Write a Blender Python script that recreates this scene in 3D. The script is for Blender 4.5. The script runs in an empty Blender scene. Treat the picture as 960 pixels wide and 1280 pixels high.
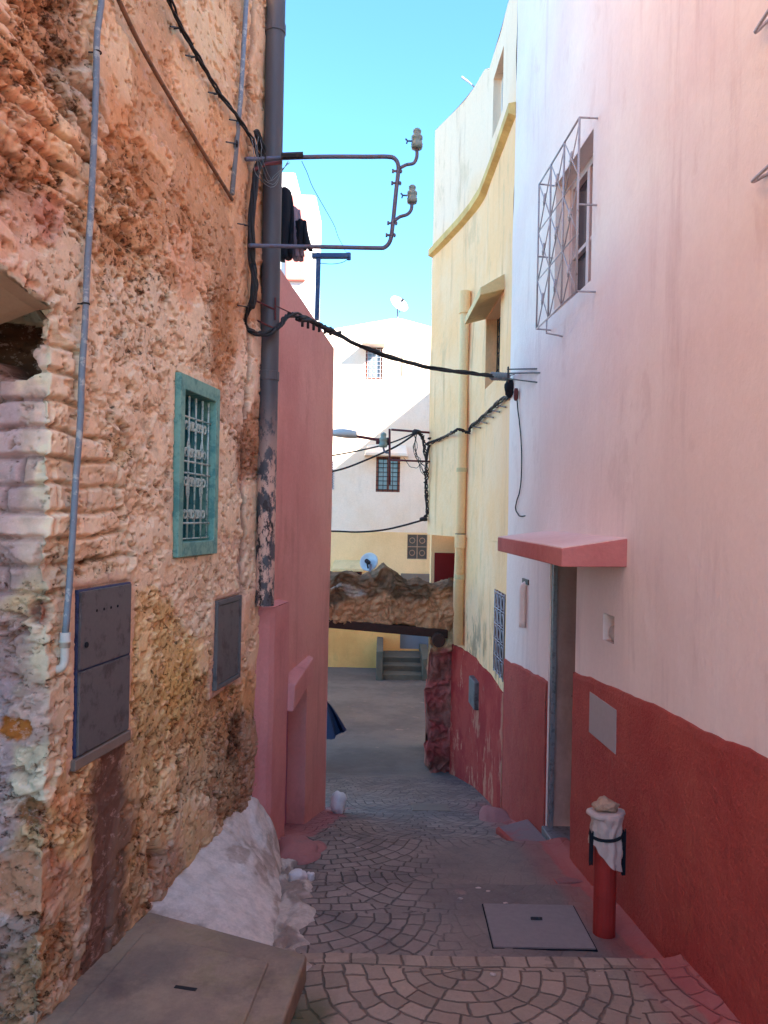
import bpy, bmesh, math, random
import numpy as np
from mathutils import Vector
random.seed(7)
R = math.radians
scene = bpy.context.scene
COL = scene.collection

# ------------------------------------------------------------------ camera model
FPX = 960.0; ROLL = R(1.1); CX, CY = 480.0, 648.0
CR, SR = math.cos(ROLL), math.sin(ROLL)
def ray(px, py):
    dx, dy = px-CX, py-CY
    return (dx*CR+dy*SR)/FPX, -(-dx*SR+dy*CR)/FPX
def P(px, py, Y):
    u, w = ray(px, py); return Vector((u*Y, Y, w*Y))
def onw(line, px, py):            # hit of a pixel with the vertical wall x = a + b*Y  -> (Y, z)
    u, w = ray(px, py); Y = line[0]/(u-line[1]); return Y, w*Y
OW = (-1.65, .16)                 # old stone wall
PW = (-1.5934, .149)              # pink wall left
RW = (1.60, -.06)                 # pink wall right
def wpos(line, sgn):              # sgn=+1: normal to +x ; -1: normal to -x
    k = 1/math.hypot(1, line[1])
    def f(Y, h, o=0.0): return Vector((line[0]+line[1]*Y + sgn*o*k, Y - sgn*line[1]*o*k, h))
    return f
ow, pw, rw = wpos(OW, 1), wpos(PW, 1), wpos(RW, -1)

# ------------------------------------------------------------------ noise
def _h(ix, iy, iz, seed):
    n = (ix.astype(np.int64)*374761393 + iy.astype(np.int64)*668265263 + iz.astype(np.int64)*2147483647 + seed*974634777) & 0xffffffff
    n = ((n ^ (n >> 13))*1274126177) & 0xffffffff
    n = ((n ^ (n >> 16))*2246822519) & 0xffffffff
    return ((n ^ (n >> 15)) & 0xffffff)/float(0xffffff)
def vnoise(x, y, z=None, seed=0):      # value noise in -1..1
    if z is None: z = np.zeros_like(x)
    x0, y0, z0 = np.floor(x), np.floor(y), np.floor(z)
    fx, fy, fz = x-x0, y-y0, z-z0
    fx, fy, fz = [t*t*t*(t*(t*6-15)+10) for t in (fx, fy, fz)]
    r = 0
    for a in (0, 1):
        for b in (0, 1):
            for c in (0, 1):
                r = r + _h(x0+a, y0+b, z0+c, seed)*(fx if a else 1-fx)*(fy if b else 1-fy)*(fz if c else 1-fz)
    return r*2-1
def fbm(x, y, z=None, seed=0, oct=4, gain=.5):
    r = 0; a = 1; f = 1; t = 0
    for i in range(oct):
        r = r + a*vnoise(x*f+i*17.3, y*f+i*5.1, None if z is None else z*f+i*9.7, seed+i); t += a; a *= gain; f *= 2.03
    return r/t*1.6
def worley(x, y, seed=0):
    x0, y0 = np.floor(x), np.floor(y)
    f1 = np.full(x.shape, 9.); f2 = np.full(x.shape, 9.); idn = np.zeros(x.shape)
    for a in (-1, 0, 1):
        for b in (-1, 0, 1):
            cx, cy = x0+a, y0+b; o = np.zeros_like(cx)
            d = np.hypot(cx+_h(cx, cy, o, seed)-x, cy+_h(cx, cy, o, seed+1)-y)
            i = _h(cx, cy, o, seed+2)
            m = d < f1
            f2 = np.where(m, f1, np.minimum(f2, d)); idn = np.where(m, i, idn); f1 = np.where(m, d, f1)
    return f1, f2, idn
def sst(a, b, x):
    t = np.clip((x-a)/(b-a), 0, 1); return t*t*(3-2*t)

# ------------------------------------------------------------------ materials
def lin(c):
    return tuple(((v/255)/12.92 if v/255 <= .04045 else (((v/255)+.055)/1.055)**2.4) for v in c)
class E:
    nt = None
    def __init__(s, k): s.k = k
    def _m(op, *a):
        n = E.nt.nodes.new('ShaderNodeMath'); n.operation = op
        for i, v in enumerate(a):
            if isinstance(v, E): E.nt.links.new(v.k, n.inputs[i])
            else: n.inputs[i].default_value = v
        return E(n.outputs[0])
    def __add__(s, o): return E._m('ADD', s, o)
    __radd__ = __add__
    def __sub__(s, o): return E._m('SUBTRACT', s, o)
    def __rsub__(s, o): return E._m('SUBTRACT', o, s)
    def __mul__(s, o): return E._m('MULTIPLY', s, o)
    __rmul__ = __mul__
    def __truediv__(s, o): return E._m('DIVIDE', s, o)
def eM(op, *a): return E._m(op, *a)
def esst(a, b, x):
    n = E.nt.nodes.new('ShaderNodeMapRange'); n.interpolation_type = 'SMOOTHSTEP'
    E.nt.links.new(x.k, n.inputs[0]); n.inputs[1].default_value = a; n.inputs[2].default_value = b
    n.inputs[3].default_value = 0; n.inputs[4].default_value = 1
    return E(n.outputs[0])
class Mat:
    def __init__(s, name, rough=.85, metal=0, spec=.3):
        s.m = bpy.data.materials.new(name); s.m.use_nodes = True; s.nt = s.m.node_tree
        E.nt = s.nt
        s.b = s.nt.nodes['Principled BSDF']
        s.b.inputs['Roughness'].default_value = rough; s.b.inputs['Metallic'].default_value = metal
        s.b.inputs['Specular IOR Level'].default_value = spec
        g = s.nt.nodes.new('ShaderNodeNewGeometry'); s.pos = g.outputs['Position']
        s.bump_in = None
    def xyz(s):
        n = s.nt.nodes.new('ShaderNodeSeparateXYZ'); s.nt.links.new(s.pos, n.inputs[0]); return [E(o) for o in n.outputs]
    def noise(s, scale, detail=5, rough=.6, stretch=(1, 1, 1), off=0, out=0, dist=0):
        v = s.nt.nodes.new('ShaderNodeVectorMath'); v.operation = 'MULTIPLY_ADD'
        s.nt.links.new(s.pos, v.inputs[0]); v.inputs[1].default_value = stretch; v.inputs[2].default_value = (off, off*1.3, off*.7)
        n = s.nt.nodes.new('ShaderNodeTexNoise'); s.nt.links.new(v.outputs[0], n.inputs['Vector'])
        n.inputs['Scale'].default_value = scale; n.inputs['Detail'].default_value = detail; n.inputs['Roughness'].default_value = rough
        n.inputs['Distortion'].default_value = dist
        return E(n.outputs[out])
    def voro(s, scale, feature='F1', stretch=(1, 1, 1)):
        v = s.nt.nodes.new('ShaderNodeVectorMath'); v.operation = 'MULTIPLY'
        s.nt.links.new(s.pos, v.inputs[0]); v.inputs[1].default_value = stretch
        n = s.nt.nodes.new('ShaderNodeTexVoronoi'); n.feature = feature; s.nt.links.new(v.outputs[0], n.inputs['Vector'])
        n.inputs['Scale'].default_value = scale
        return E(n.outputs[0])
    def mix(s, fac, a, b, blend='MIX'):
        n = s.nt.nodes.new('ShaderNodeMix'); n.data_type = 'RGBA'; n.blend_type = blend
        for v, i in ((fac, 0), (a, 6), (b, 7)):
            if isinstance(v, E): s.nt.links.new(v.k, n.inputs[i])
            elif i == 0: n.inputs[0].default_value = v
            else: n.inputs[i].default_value = (*v[:3], 1)
        return E(n.outputs[2])
    def val(s, c, v):             # colour times a scalar expression
        n = s.nt.nodes.new('ShaderNodeVectorMath'); n.operation = 'SCALE'
        if isinstance(c, E): s.nt.links.new(c.k, n.inputs[0])
        else: n.inputs[0].default_value = c[:3]
        if isinstance(v, E): s.nt.links.new(v.k, n.inputs[3])
        else: n.inputs[3].default_value = v
        return E(n.outputs[0])
    def attr(s, name='Col'):
        n = s.nt.nodes.new('ShaderNodeVertexColor'); n.layer_name = name; return E(n.outputs[0])
    def col(s, c):
        if isinstance(c, E): s.nt.links.new(c.k, s.b.inputs['Base Color'])
        else: s.b.inputs['Base Color'].default_value = (*c[:3], 1)
        return s
    def rough(s, e): s.nt.links.new(e.k, s.b.inputs['Roughness']); return s
    def bump(s, h, strength=.5, dist=.01):
        n = s.nt.nodes.new('ShaderNodeBump'); n.inputs['Strength'].default_value = strength; n.inputs['Distance'].default_value = dist
        s.nt.links.new(h.k, n.inputs['Height'])
        if s.bump_in: s.nt.links.new(s.bump_in, n.inputs['Normal'])
        s.bump_in = n.outputs[0]; s.nt.links.new(s.bump_in, s.b.inputs['Normal']); return s

def plaster(name, c, c2=None, streak=.25, bump=.35, grain=70, dirt=None, dirt_amt=.5, rough=.9, big=1.1, bdist=.006):
    m = Mat(name, rough)
    c2 = c2 or tuple(v*.8 for v in c)
    f = esst(.35, .7, m.noise(big, 6, .6))
    k = m.mix(f, c, c2)
    st = esst(.5, .8, m.noise(3.2, 6, .65, (1, 1, .13), 4))
    k = m.mix(st*streak, k, tuple(v*.62 for v in c2))
    if dirt is not None:
        d = esst(.56, .74, m.noise(1.7, 8, .68, (1, 1, .5), 9))
        k = m.mix(d*dirt_amt, k, dirt)
    k = m.val(k, .86+.28*m.noise(38, 4, .7))
    m.col(k)
    m.bump(m.noise(grain, 5, .65), bump, bdist)
    m.bump(m.noise(6, 4, .5), .35, .03)
    return m.m
def metal(name, c, rough=.5, metal_=.6, c2=None, sc=25, thr=(.5, .62)):
    m = Mat(name, rough, metal_)
    f = esst(thr[0], thr[1], m.noise(sc, 6, .7))
    k = m.mix(f, c, c2 or tuple(v*.6 for v in c)); m.col(m.val(k, .85+.3*m.noise(60, 3, .6)))
    m.bump(m.noise(90, 4, .6), .2, .002)
    return m.m
def plain(name, c, rough=.8, var=.3, sc=20, bump=.2, bd=.003):
    m = Mat(name, rough); m.col(m.val(c, 1-var/2+var*m.noise(sc, 5, .65))); m.bump(m.noise(sc*3, 4, .6), bump, bd); return m.m

M = {}
def mat_old():
    m = Mat('old_masonry', .95, 0, .15)
    n = m.nt.nodes.new('ShaderNodeVertexColor'); n.layer_name = 'Col'; a = E(n.outputs[0]); ero = E(n.outputs[1])
    f = esst(.42, .64, m.noise(7, 9, .72))
    k = m.mix(f*.35, m.val(a, 1.12), m.val(a, .78))
    f2 = esst(.55, .60, m.noise(15, 8, .75, (1, 1, 1.5), 3))
    k = m.mix(f2*.45, k, m.mix(.55, a, lin((240, 202, 186))))
    # sharp little pits and crumbs where the render has weathered away
    p1 = m.noise(20, 10, .80, (1, 1, 1.35), 8); p2 = m.noise(52, 8, .8, (1, 1, 1.2), 18)
    pit1 = esst(.575, .612, p1+(ero-.62)*.10-.004); pit2 = esst(.60, .635, p2+(ero-.6)*.09)
    k = m.mix(pit1*.85, k, m.mix(.6, m.val(a, .30), lin((92, 50, 30))))
    k = m.mix(pit2*.75, k, m.mix(.5, m.val(a, .36), lin((96, 54, 34))))
    m.col(m.val(k, .84+.38*m.noise(80, 5, .8)))
    m.bump(1-pit1*.9+.35*m.noise(12, 5, .6), 1.0, .016)
    m.bump(1-pit2*.8+.5*m.noise(60, 8, .78), .8, .005)
    return m.m
M['old'] = mat_old()
def mat_vcol(name, var=.5, bs=30, bd=.02):
    m = Mat(name, .95, 0, .15); a = m.attr()
    f = esst(.42, .62, m.noise(12, 8, .7)); k = m.mix(f*var, a, m.val(a, .45))
    m.col(m.val(k, .78+.44*m.noise(50, 4, .7))); m.bump(m.noise(bs, 8, .7), .9, bd); m.bump(m.noise(bs*4, 4, .7), .5, .005)
    return m.m
M['rubble'] = mat_vcol('rubble')
M['cement'] = mat_vcol('cement', .30, 16, .006)
def mat_pinkright():
    m = Mat('pale_pink_limewash', .9, 0, .2)
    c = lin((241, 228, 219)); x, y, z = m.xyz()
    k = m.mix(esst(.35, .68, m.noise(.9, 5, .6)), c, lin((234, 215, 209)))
    k = m.mix((1-esst(-.2, 1.6, z+1.2*m.noise(1.1, 5, .6)-.6))*.8, k, lin((238, 208, 198)))  # lower wall coloured pinker to offset the bluish sky light there
    w = esst(.45, .75, m.noise(2.4, 6, .65, (1, 1, .22), 5))
    k = m.mix(w*.3, k, lin((250, 232, 224)))
    st = esst(.5, .72, m.noise(7, 6, .68, (1, 1, .10), 2))*esst(.45, .6, m.noise(.8, 3, .5, (1, 1, 1), 11))
    k = m.mix(st*.34, k, lin((196, 164, 160)))
    k = m.mix(esst(.56, .64, m.noise(1.9, 9, .72, (1, 1, .6), 41))*.22, k, lin((206, 172, 164)))
    k = m.val(k, .93+.14*m.noise(30, 5, .7)); m.col(k)
    m.bump(m.noise(85, 5, .6), .42, .0045); m.bump(m.noise(9, 5, .55, (1, 1, .6)), .45, .02)
    return m.m
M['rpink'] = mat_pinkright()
def mat_dado():
    m = Mat('red_roughcast_paint', .75, 0, .3)
    c = lin((188, 78, 66))
    k = m.mix(esst(.38, .68, m.noise(1.6, 6, .6)), c, lin((176, 62, 56)))
    k = m.mix(esst(.52, .72, m.noise(3, 7, .7, (1, 1, 1), 7))*.5, k, lin((200, 98, 76)))
    k = m.mix(esst(.66, .72, m.noise(60, 3, .6, (1, 1, 1), 3))*.35, k, lin((196, 120, 104)))
    k = m.mix(esst(.56, .62, m.noise(9, 9, .78, (1, 1, .8), 55))*.35, k, lin((140, 60, 54)))
    m.col(m.val(k, .70+.6*m.noise(48, 6, .75)))
    m.bump(m.noise(48, 7, .7), 1.0, .02); m.bump(m.noise(8, 4, .5), .4, .03)
    return m.m
M['dado'] = mat_dado()
M['lpink'] = plaster('rose_limewash', lin((224, 154, 144)), lin((212, 138, 130)), .5, .5, 60, lin((178, 112, 104)), .55)
M['lpink2'] = plaster('deep_rose_limewash', lin((220, 146, 140)), lin((204, 124, 122)), .5, .4, 60, lin((150, 70, 80)), .4)
M['plum'] = plaster('plum_limewash', lin((176, 108, 134)), lin((200, 112, 120)), .4, .4, 50)
def mat_yellow():
    m = Mat('pale_yellow_limewash', .9, 0, .2)
    x, y, z = m.xyz()
    k = m.mix(esst(.35, .68, m.noise(1.3, 6, .6)), lin((252, 200, 146)), lin((250, 208, 164)))
    up = esst(3.6, 4.3, z+1.0*m.noise(1.5, 4, .5)-.5)
    k = m.mix(up*.75, k, lin((244, 218, 196)))
    st = esst(.52, .74, m.noise(6, 6, .68, (1, 1, .09), 2))*esst(.40, .6, m.noise(.9, 3, .5, (1, 1, 1), 11))
    k = m.mix(st*.55, k, lin((172, 126, 94)))
    k = m.mix(esst(.55, .66, m.noise(2.6, 9, .75, (1, 1, .4), 33))*.4, k, lin((196, 168, 132)))
    lo = (1-esst(-1.5, -.6, z))*esst(.50, .62, m.noise(3.2, 7, .7, (1, 1, .5), 21))
    k = m.mix(lo*.7, k, lin((128, 112, 92)))
    m.col(m.val(k, .9+.2*m.noise(30, 5, .7)))
    m.bump(m.noise(70, 5, .6), .4, .006); m.bump(m.noise(7, 5, .55), .4, .025)
    return m.m
M['yellow'] = mat_yellow()
def mat_ydado():
    m = Mat('worn_red_paint', .85, 0, .2)
    k = m.mix(esst(.42, .62, m.noise(2.2, 7, .65)), lin((158, 44, 44)), lin((176, 66, 58)))
    k = m.mix(esst(.54, .60, m.noise(3.0, 8, .7, (1, 1, .55), 15))*.8, k, lin((196, 128, 104)))
    k = m.mix(esst(.62, .68, m.noise(5, 8, .7, (1, 1, .4), 25))*.7, k, lin((150, 130, 110)))
    m.col(m.val(k, .8+.4*m.noise(40, 5, .7))); m.bump(m.noise(45, 6, .65), .6, .01)
    return m.m
M['ydado'] = mat_ydado()
M['cream'] = plaster('cream_limewash', lin((248, 224, 202)), lin((244, 214, 186)), .2, .3, 40, lin((190, 175, 150)), .3)
M['ochre'] = plaster('ochre_limewash', lin((246, 180, 108)), lin((230, 160, 92)), .35, .4, 30, lin((150, 124, 80)), .45)
M['softyellow'] = plaster('soft_yellow_limewash', lin((250, 208, 154)), lin((244, 198, 142)), .25, .3, 40, lin((190, 165, 125)), .3)
M['white'] = plaster('whitewash', lin((235, 228, 222)), lin((222, 205, 200)), .2, .3, 40)
M['band'] = plaster('yellow_ledge_render', lin((226, 188, 120)), lin((200, 158, 96)), .3, .4, 40, lin((120, 95, 66)), .6, big=3)
M['concrete'] = plain('old_concrete', lin((132, 114, 102)), .9, .5, 6, .5, .006)
M['hood'] = plaster('weathered_hood', lin((228, 200, 150)), lin((205, 178, 130)), .4, .4, 40, lin((120, 105, 85)), .8)
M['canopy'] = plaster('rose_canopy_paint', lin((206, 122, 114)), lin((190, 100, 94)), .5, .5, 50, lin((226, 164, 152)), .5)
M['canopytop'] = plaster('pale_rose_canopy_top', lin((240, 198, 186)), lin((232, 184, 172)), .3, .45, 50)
M['teal'] = metal('teal_paint', lin((128, 172, 156)), .6, 0, lin((92, 142, 134)), 14, (.45, .62))
M['teallight'] = metal('pale_teal_iron', lin((186, 200, 188)), .5, .0, lin((104, 142, 140)), 30)
M['tealdark'] = metal('teal_shutter_paint', lin((62, 128, 134)), .6, 0, lin((40, 96, 104)), 12)
M['meter'] = metal('slate_painted_steel', lin((108, 104, 104)), .55, .1, lin((84, 78, 78)), 9, (.5, .66))
M['meterblue'] = metal('blue_steel_edge', lin((70, 80, 118)), .45, .3)
M['pipegrey'] = metal('grey_conduit', lin((128, 132, 140)), .6, .1, lin((175, 170, 165)), 18, (.52, .6))
M['pipebrown'] = metal('brown_painted_conduit', lin((136, 96, 72)), .7, .05, lin((108, 82, 66)), 20)
M['pipewhite'] = plain('white_plastic_pipe', lin((205, 190, 175)), .6, .4, 25)
def mat_drain():
    m = Mat('peeling_drainpipe_paint', .5, .1); x, y, z = m.xyz()
    k = m.mix(m.noise(8, 5, .6, (1, 1, .2)), lin((66, 66, 74)), lin((100, 92, 92)))
    lo = (1-esst(.2, .95, z+.2*m.noise(6, 5, .6)))
    k = m.mix(lo*esst(.46, .53, m.noise(11, 8, .72, (1, 1, .55), 5)), k, lin((216, 170, 150)))
    k = m.mix(lo*esst(.54, .60, m.noise(19, 8, .72, (1, 1, .5), 9)), k, lin((60, 46, 46)))
    m.col(k); m.bump(m.noise(40, 6, .7), .5, .004); return m.m
M['drain'] = mat_drain()
M['spill'] = plaster('dusty_rose_paint', lin((176, 112, 106)), lin((156, 104, 100)), .3, .7, 40, lin((128, 108, 104)), .7)
M['cable'] = plain('black_cable', lin((42, 36, 36)), .6, .4, 40)
M['cableg'] = plain('grey_cable_sleeve', lin((120, 122, 124)), .6, .3, 40)
M['iron'] = metal('grey_painted_iron', lin((104, 102, 118)), .55, .3, lin((112, 88, 90)), 30)
M['ironblue'] = metal('blue_painted_iron', lin((56, 78, 116)), .5, .2, lin((90, 100, 120)), 20)
M['ironred'] = metal('oxide_red_iron', lin((104, 48, 50)), .6, .1, lin((80, 44, 44)), 20)
M['irondark'] = metal('dark_iron', lin((50, 46, 50)), .55, .4, lin((80, 62, 54)), 30)
M['ceramic'] = plain('grey_green_porcelain', lin((128, 140, 132)), .25, .3, 30)
M['grillew'] = metal('pale_painted_iron', lin((176, 168, 172)), .5, .2, lin((140, 122, 122)), 30, (.55, .68))
M['wood'] = plain('brown_wood', lin((128, 72, 58)), .6, .4, 25)
M['woodpink'] = plain('pinkish_window_wood', lin((206, 180, 176)), .6, .25, 20)
M['beam'] = plain('old_timber_beam', lin((66, 40, 32)), .85, .6, 14, .6, .01)
M['doorgrey'] = plaster('grey_rose_door_paint', lin((180, 146, 136)), lin((160, 126, 118)), .4, .2, 40, lin((120, 92, 84)), .5, rough=.6)
M['doorframe'] = metal('grey_metal_frame', lin((128, 124, 128)), .5, .3)
M['darkred'] = plain('dark_red_paint', lin((128, 22, 22)), .7, .3, 6)
M['darkwood'] = plain('dark_recess_wood', lin((70, 46, 38)), .9, .5, 10)
M['dish'] = plain('white_dish_metal', lin((205, 212, 220)), .45, .15, 6, .05)
M['bluedoor'] = plain('grey_blue_door_paint', lin((110, 122, 138)), .6, .2, 6)
M['tarp'] = plain('navy_blue_tarpaulin', lin((34, 62, 98)), .35, .35, 12, .2)
M['cloth'] = plain('dirty_white_cloth', lin((190, 166, 156)), .95, .55, 14, .5, .004)
M['clothblack'] = plain('black_cloth', lin((26, 26, 34)), .95, .4, 18, .4)
M['clothgrey'] = plain('mauve_grey_cloth', lin((140, 118, 126)), .95, .4, 18, .4)
M['redpipe'] = plain('red_painted_pipe', lin((150, 44, 38)), .7, .6, 12, .6, .005)
M['stonetan'] = plain('tan_stone', lin((176, 140, 116)), .95, .6, 30, .8, .01)
M['plate'] = plain('grey_panel_paint', lin((168, 152, 150)), .7, .2, 30)
M['cover'] = plain('manhole_concrete', lin((134, 122, 120)), .85, .35, 30, .5, .003)
M['plasticwhite'] = plain('offwhite_plastic', lin((206, 190, 186)), .5, .2, 30)
M['lampgrey'] = plain('pale_lamp_housing', lin((186, 186, 186)), .5, .2, 10)
def glass(name, c):
    m = Mat(name, .12, 0, .5); m.col(c); return m.m
M['glass'] = glass('dark_window_glass', lin((48, 50, 60)))
M['glasspale'] = glass('pale_window_glass', lin((120, 132, 140)))
M['glassblock'] = plain('glass_block_grid', lin((92, 86, 80)), .35, .5, 25)

# paving ------------------------------------------------------------
def mat_paving():
    m = Mat('stamped_paving', .8, 0, .3); m.m.use_nodes = True
    x, y, z = m.xyz()
    wn = m.noise(3.2, 3, .5); wn2 = m.noise(3.2, 3, .5, (1, 1, 1), 31)
    jn = m.noise(14, 3, .5, (1, 1, 1), 3); jn2 = m.noise(14, 3, .5, (1, 1, 1), 13)
    X = x + .08*(wn-.5)+.022*(jn-.5); Y = y + .08*(wn2-.5)+.022*(jn2-.5)
    RR = .75
    v = (3.36-Y)/RR
    j0 = eM('FLOOR', v)
    dy = (v-j0)*RR                                   # 0..RR below the row's centre line
    par = eM('MODULO', eM('ABSOLUTE', j0), 2.0)
    xa = (X-.38)/(2*RR)+par*.5
    dxa = (xa-eM('FLOOR', xa)-.5)*(2*RR)
    xa2 = xa+.5
    dxb = (xa2-eM('FLOOR', xa2)-.5)*(2*RR)
    # centres lie at integer xa => shift by half
    da = eM('SQRT', dxb*dxb+dy*dy)
    inside = eM('LESS_THAN', da, RR)
    dyb = dy-RR
    cx_ = dxb*inside+dxa*(1-inside); cy_ = dy*inside+(dy+RR)*(1-inside)*1.0
    # outside the scale belongs to the neighbour scale of the previous row (centre RR farther)
    r = eM('SQRT', cx_*cx_+cy_*cy_)
    ang = eM('ARCTAN2', cx_, cy_)
    w = .088
    rr = r/w; ring = eM('FLOOR', rr); fr = rr-ring
    dr = eM('MINIMUM', fr, 1-fr)*w
    n = eM('MAXIMUM', eM('FLOOR', (ring+.5)*(w*6.2832/.115)), 5.0)
    at = ang/6.2832*n+ring*.37+par*.2
    fa = at-eM('FLOOR', at)
    dang = eM('MINIMUM', fa, 1-fa)*(6.2832*r/n)
    dfan = eM('MINIMUM', dr, dang)
    # straight row along the step edge
    inrow = eM('MULTIPLY', eM('GREATER_THAN', y, 3.375), eM('LESS_THAN', y, 3.475))
    fx = X/.115; fx = fx-eM('FLOOR', fx); drow = eM('MINIMUM', eM('MINIMUM', fx, 1-fx)*.115, eM('ABSOLUTE', y-3.38))
    d = drow*inrow+dfan*(1-inrow)
    cell = eM('FRACT', eM('SINE', ring*12.9+eM('FLOOR', at)*78.2+j0*3.1)*437.5)
    jw = .0005+.0045*m.noise(7, 3, .5, (1, 1, 1), 44)
    joint = 1-esst(0.0, 1.0, (d-jw*.3)/(jw+.004))
    # cement smears hide the joints in places
    wear = esst(.36, .52, m.noise(1.5, 6, .62, (1, 1, 1), 17)+.12)
    rt = esst(.1, .5, x)*esst(3.47, 3.48, y)
    keep = wear*(1-rt*.85*(1-esst(5.3, 5.6, y)))*(1-esst(9.2, 10.2, y))
    near = 1-esst(3.46, 3.48, y)
    keep = eM('MAXIMUM', keep, near*.85*esst(.36, .52, m.noise(2.2, 5, .6, (1, 1, 1), 3)))
    jt = joint*keep
    base = m.mix(esst(.35, .66, m.noise(1.2, 7, .65, (1, 1, 1), 2)), lin((150, 130, 120)), lin((124, 108, 104)))
    base = m.mix(near*.6, base, lin((164, 134, 112)))
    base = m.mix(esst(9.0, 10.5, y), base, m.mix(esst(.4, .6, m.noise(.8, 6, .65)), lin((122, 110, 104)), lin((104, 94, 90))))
    base = m.val(base, .80+.38*cell*keep)
    base = m.mix(esst(.55, .68, m.noise(2.6, 8, .7, (1, 1, 1), 51))*.5, base, lin((92, 84, 88)))
    base = m.mix(esst(.60, .72, m.noise(3.5, 8, .7, (1, 1, 1), 71))*.5, base, lin((176, 140, 128)))
    base = m.val(base, .72+.56*m.noise(55, 5, .75))
    spk = esst(.0, .012, .05-m.voro(22))*esst(.52, .6, m.noise(1.1, 3, .5, (1, 1, 1), 61))
    base = m.mix(spk*.8, base, lin((225, 220, 215)))
    base = m.mix(jt*.60, base, lin((66, 54, 52)))
    # red wall paint spilled on the paving beside the right wall and rose paint on the left
    e = (1.60-.06*y)-x
    nn = .16*m.noise(3.5, 7, .65, (1, 1, 1), 5)
    spill = 1-esst(.0, .05, e-(nn+.02))
    sp2 = (1-esst(.0, .16, e-(nn+.10)))*.35
    yl = 1-esst(7.3, 8.2, y)
    base = m.mix(eM('MAXIMUM', spill*.8, sp2)*yl, base, lin((178, 84, 80)))
    el = x-(-1.593+.149*y)
    spl = (1-esst(.0, .07, el-.5*m.noise(4, 7, .7, (1, 1, 1), 5)+.06))*esst(5.0, 5.3, y)*(1-esst(7.2, 7.6, y))
    base = m.mix(spl*.7, base, lin((186, 104, 104)))
    moss = (1-esst(.0, .10, eM('ABSOLUTE', x+.29)-.12*m.noise(9, 5, .7)))*(1-esst(2.95, 3.3, y))
    base = m.mix(moss*.8, base, lin((66, 70, 38)))
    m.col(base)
    m.rough(.62+.3*m.noise(8, 5, .6))
    hgt = (1-jt)+.12*cell*keep
    m.bump(hgt+.5*cell*keep, 1.0, .008)
    m.bump(m.noise(60, 6, .7), .55, .006); m.bump(m.noise(5, 4, .5), .3, .02)
    return m.m
M['paving'] = mat_paving()
M['earth'] = plain('dry_earth', lin((150, 128, 105)), .95, .4, 2)

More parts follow.
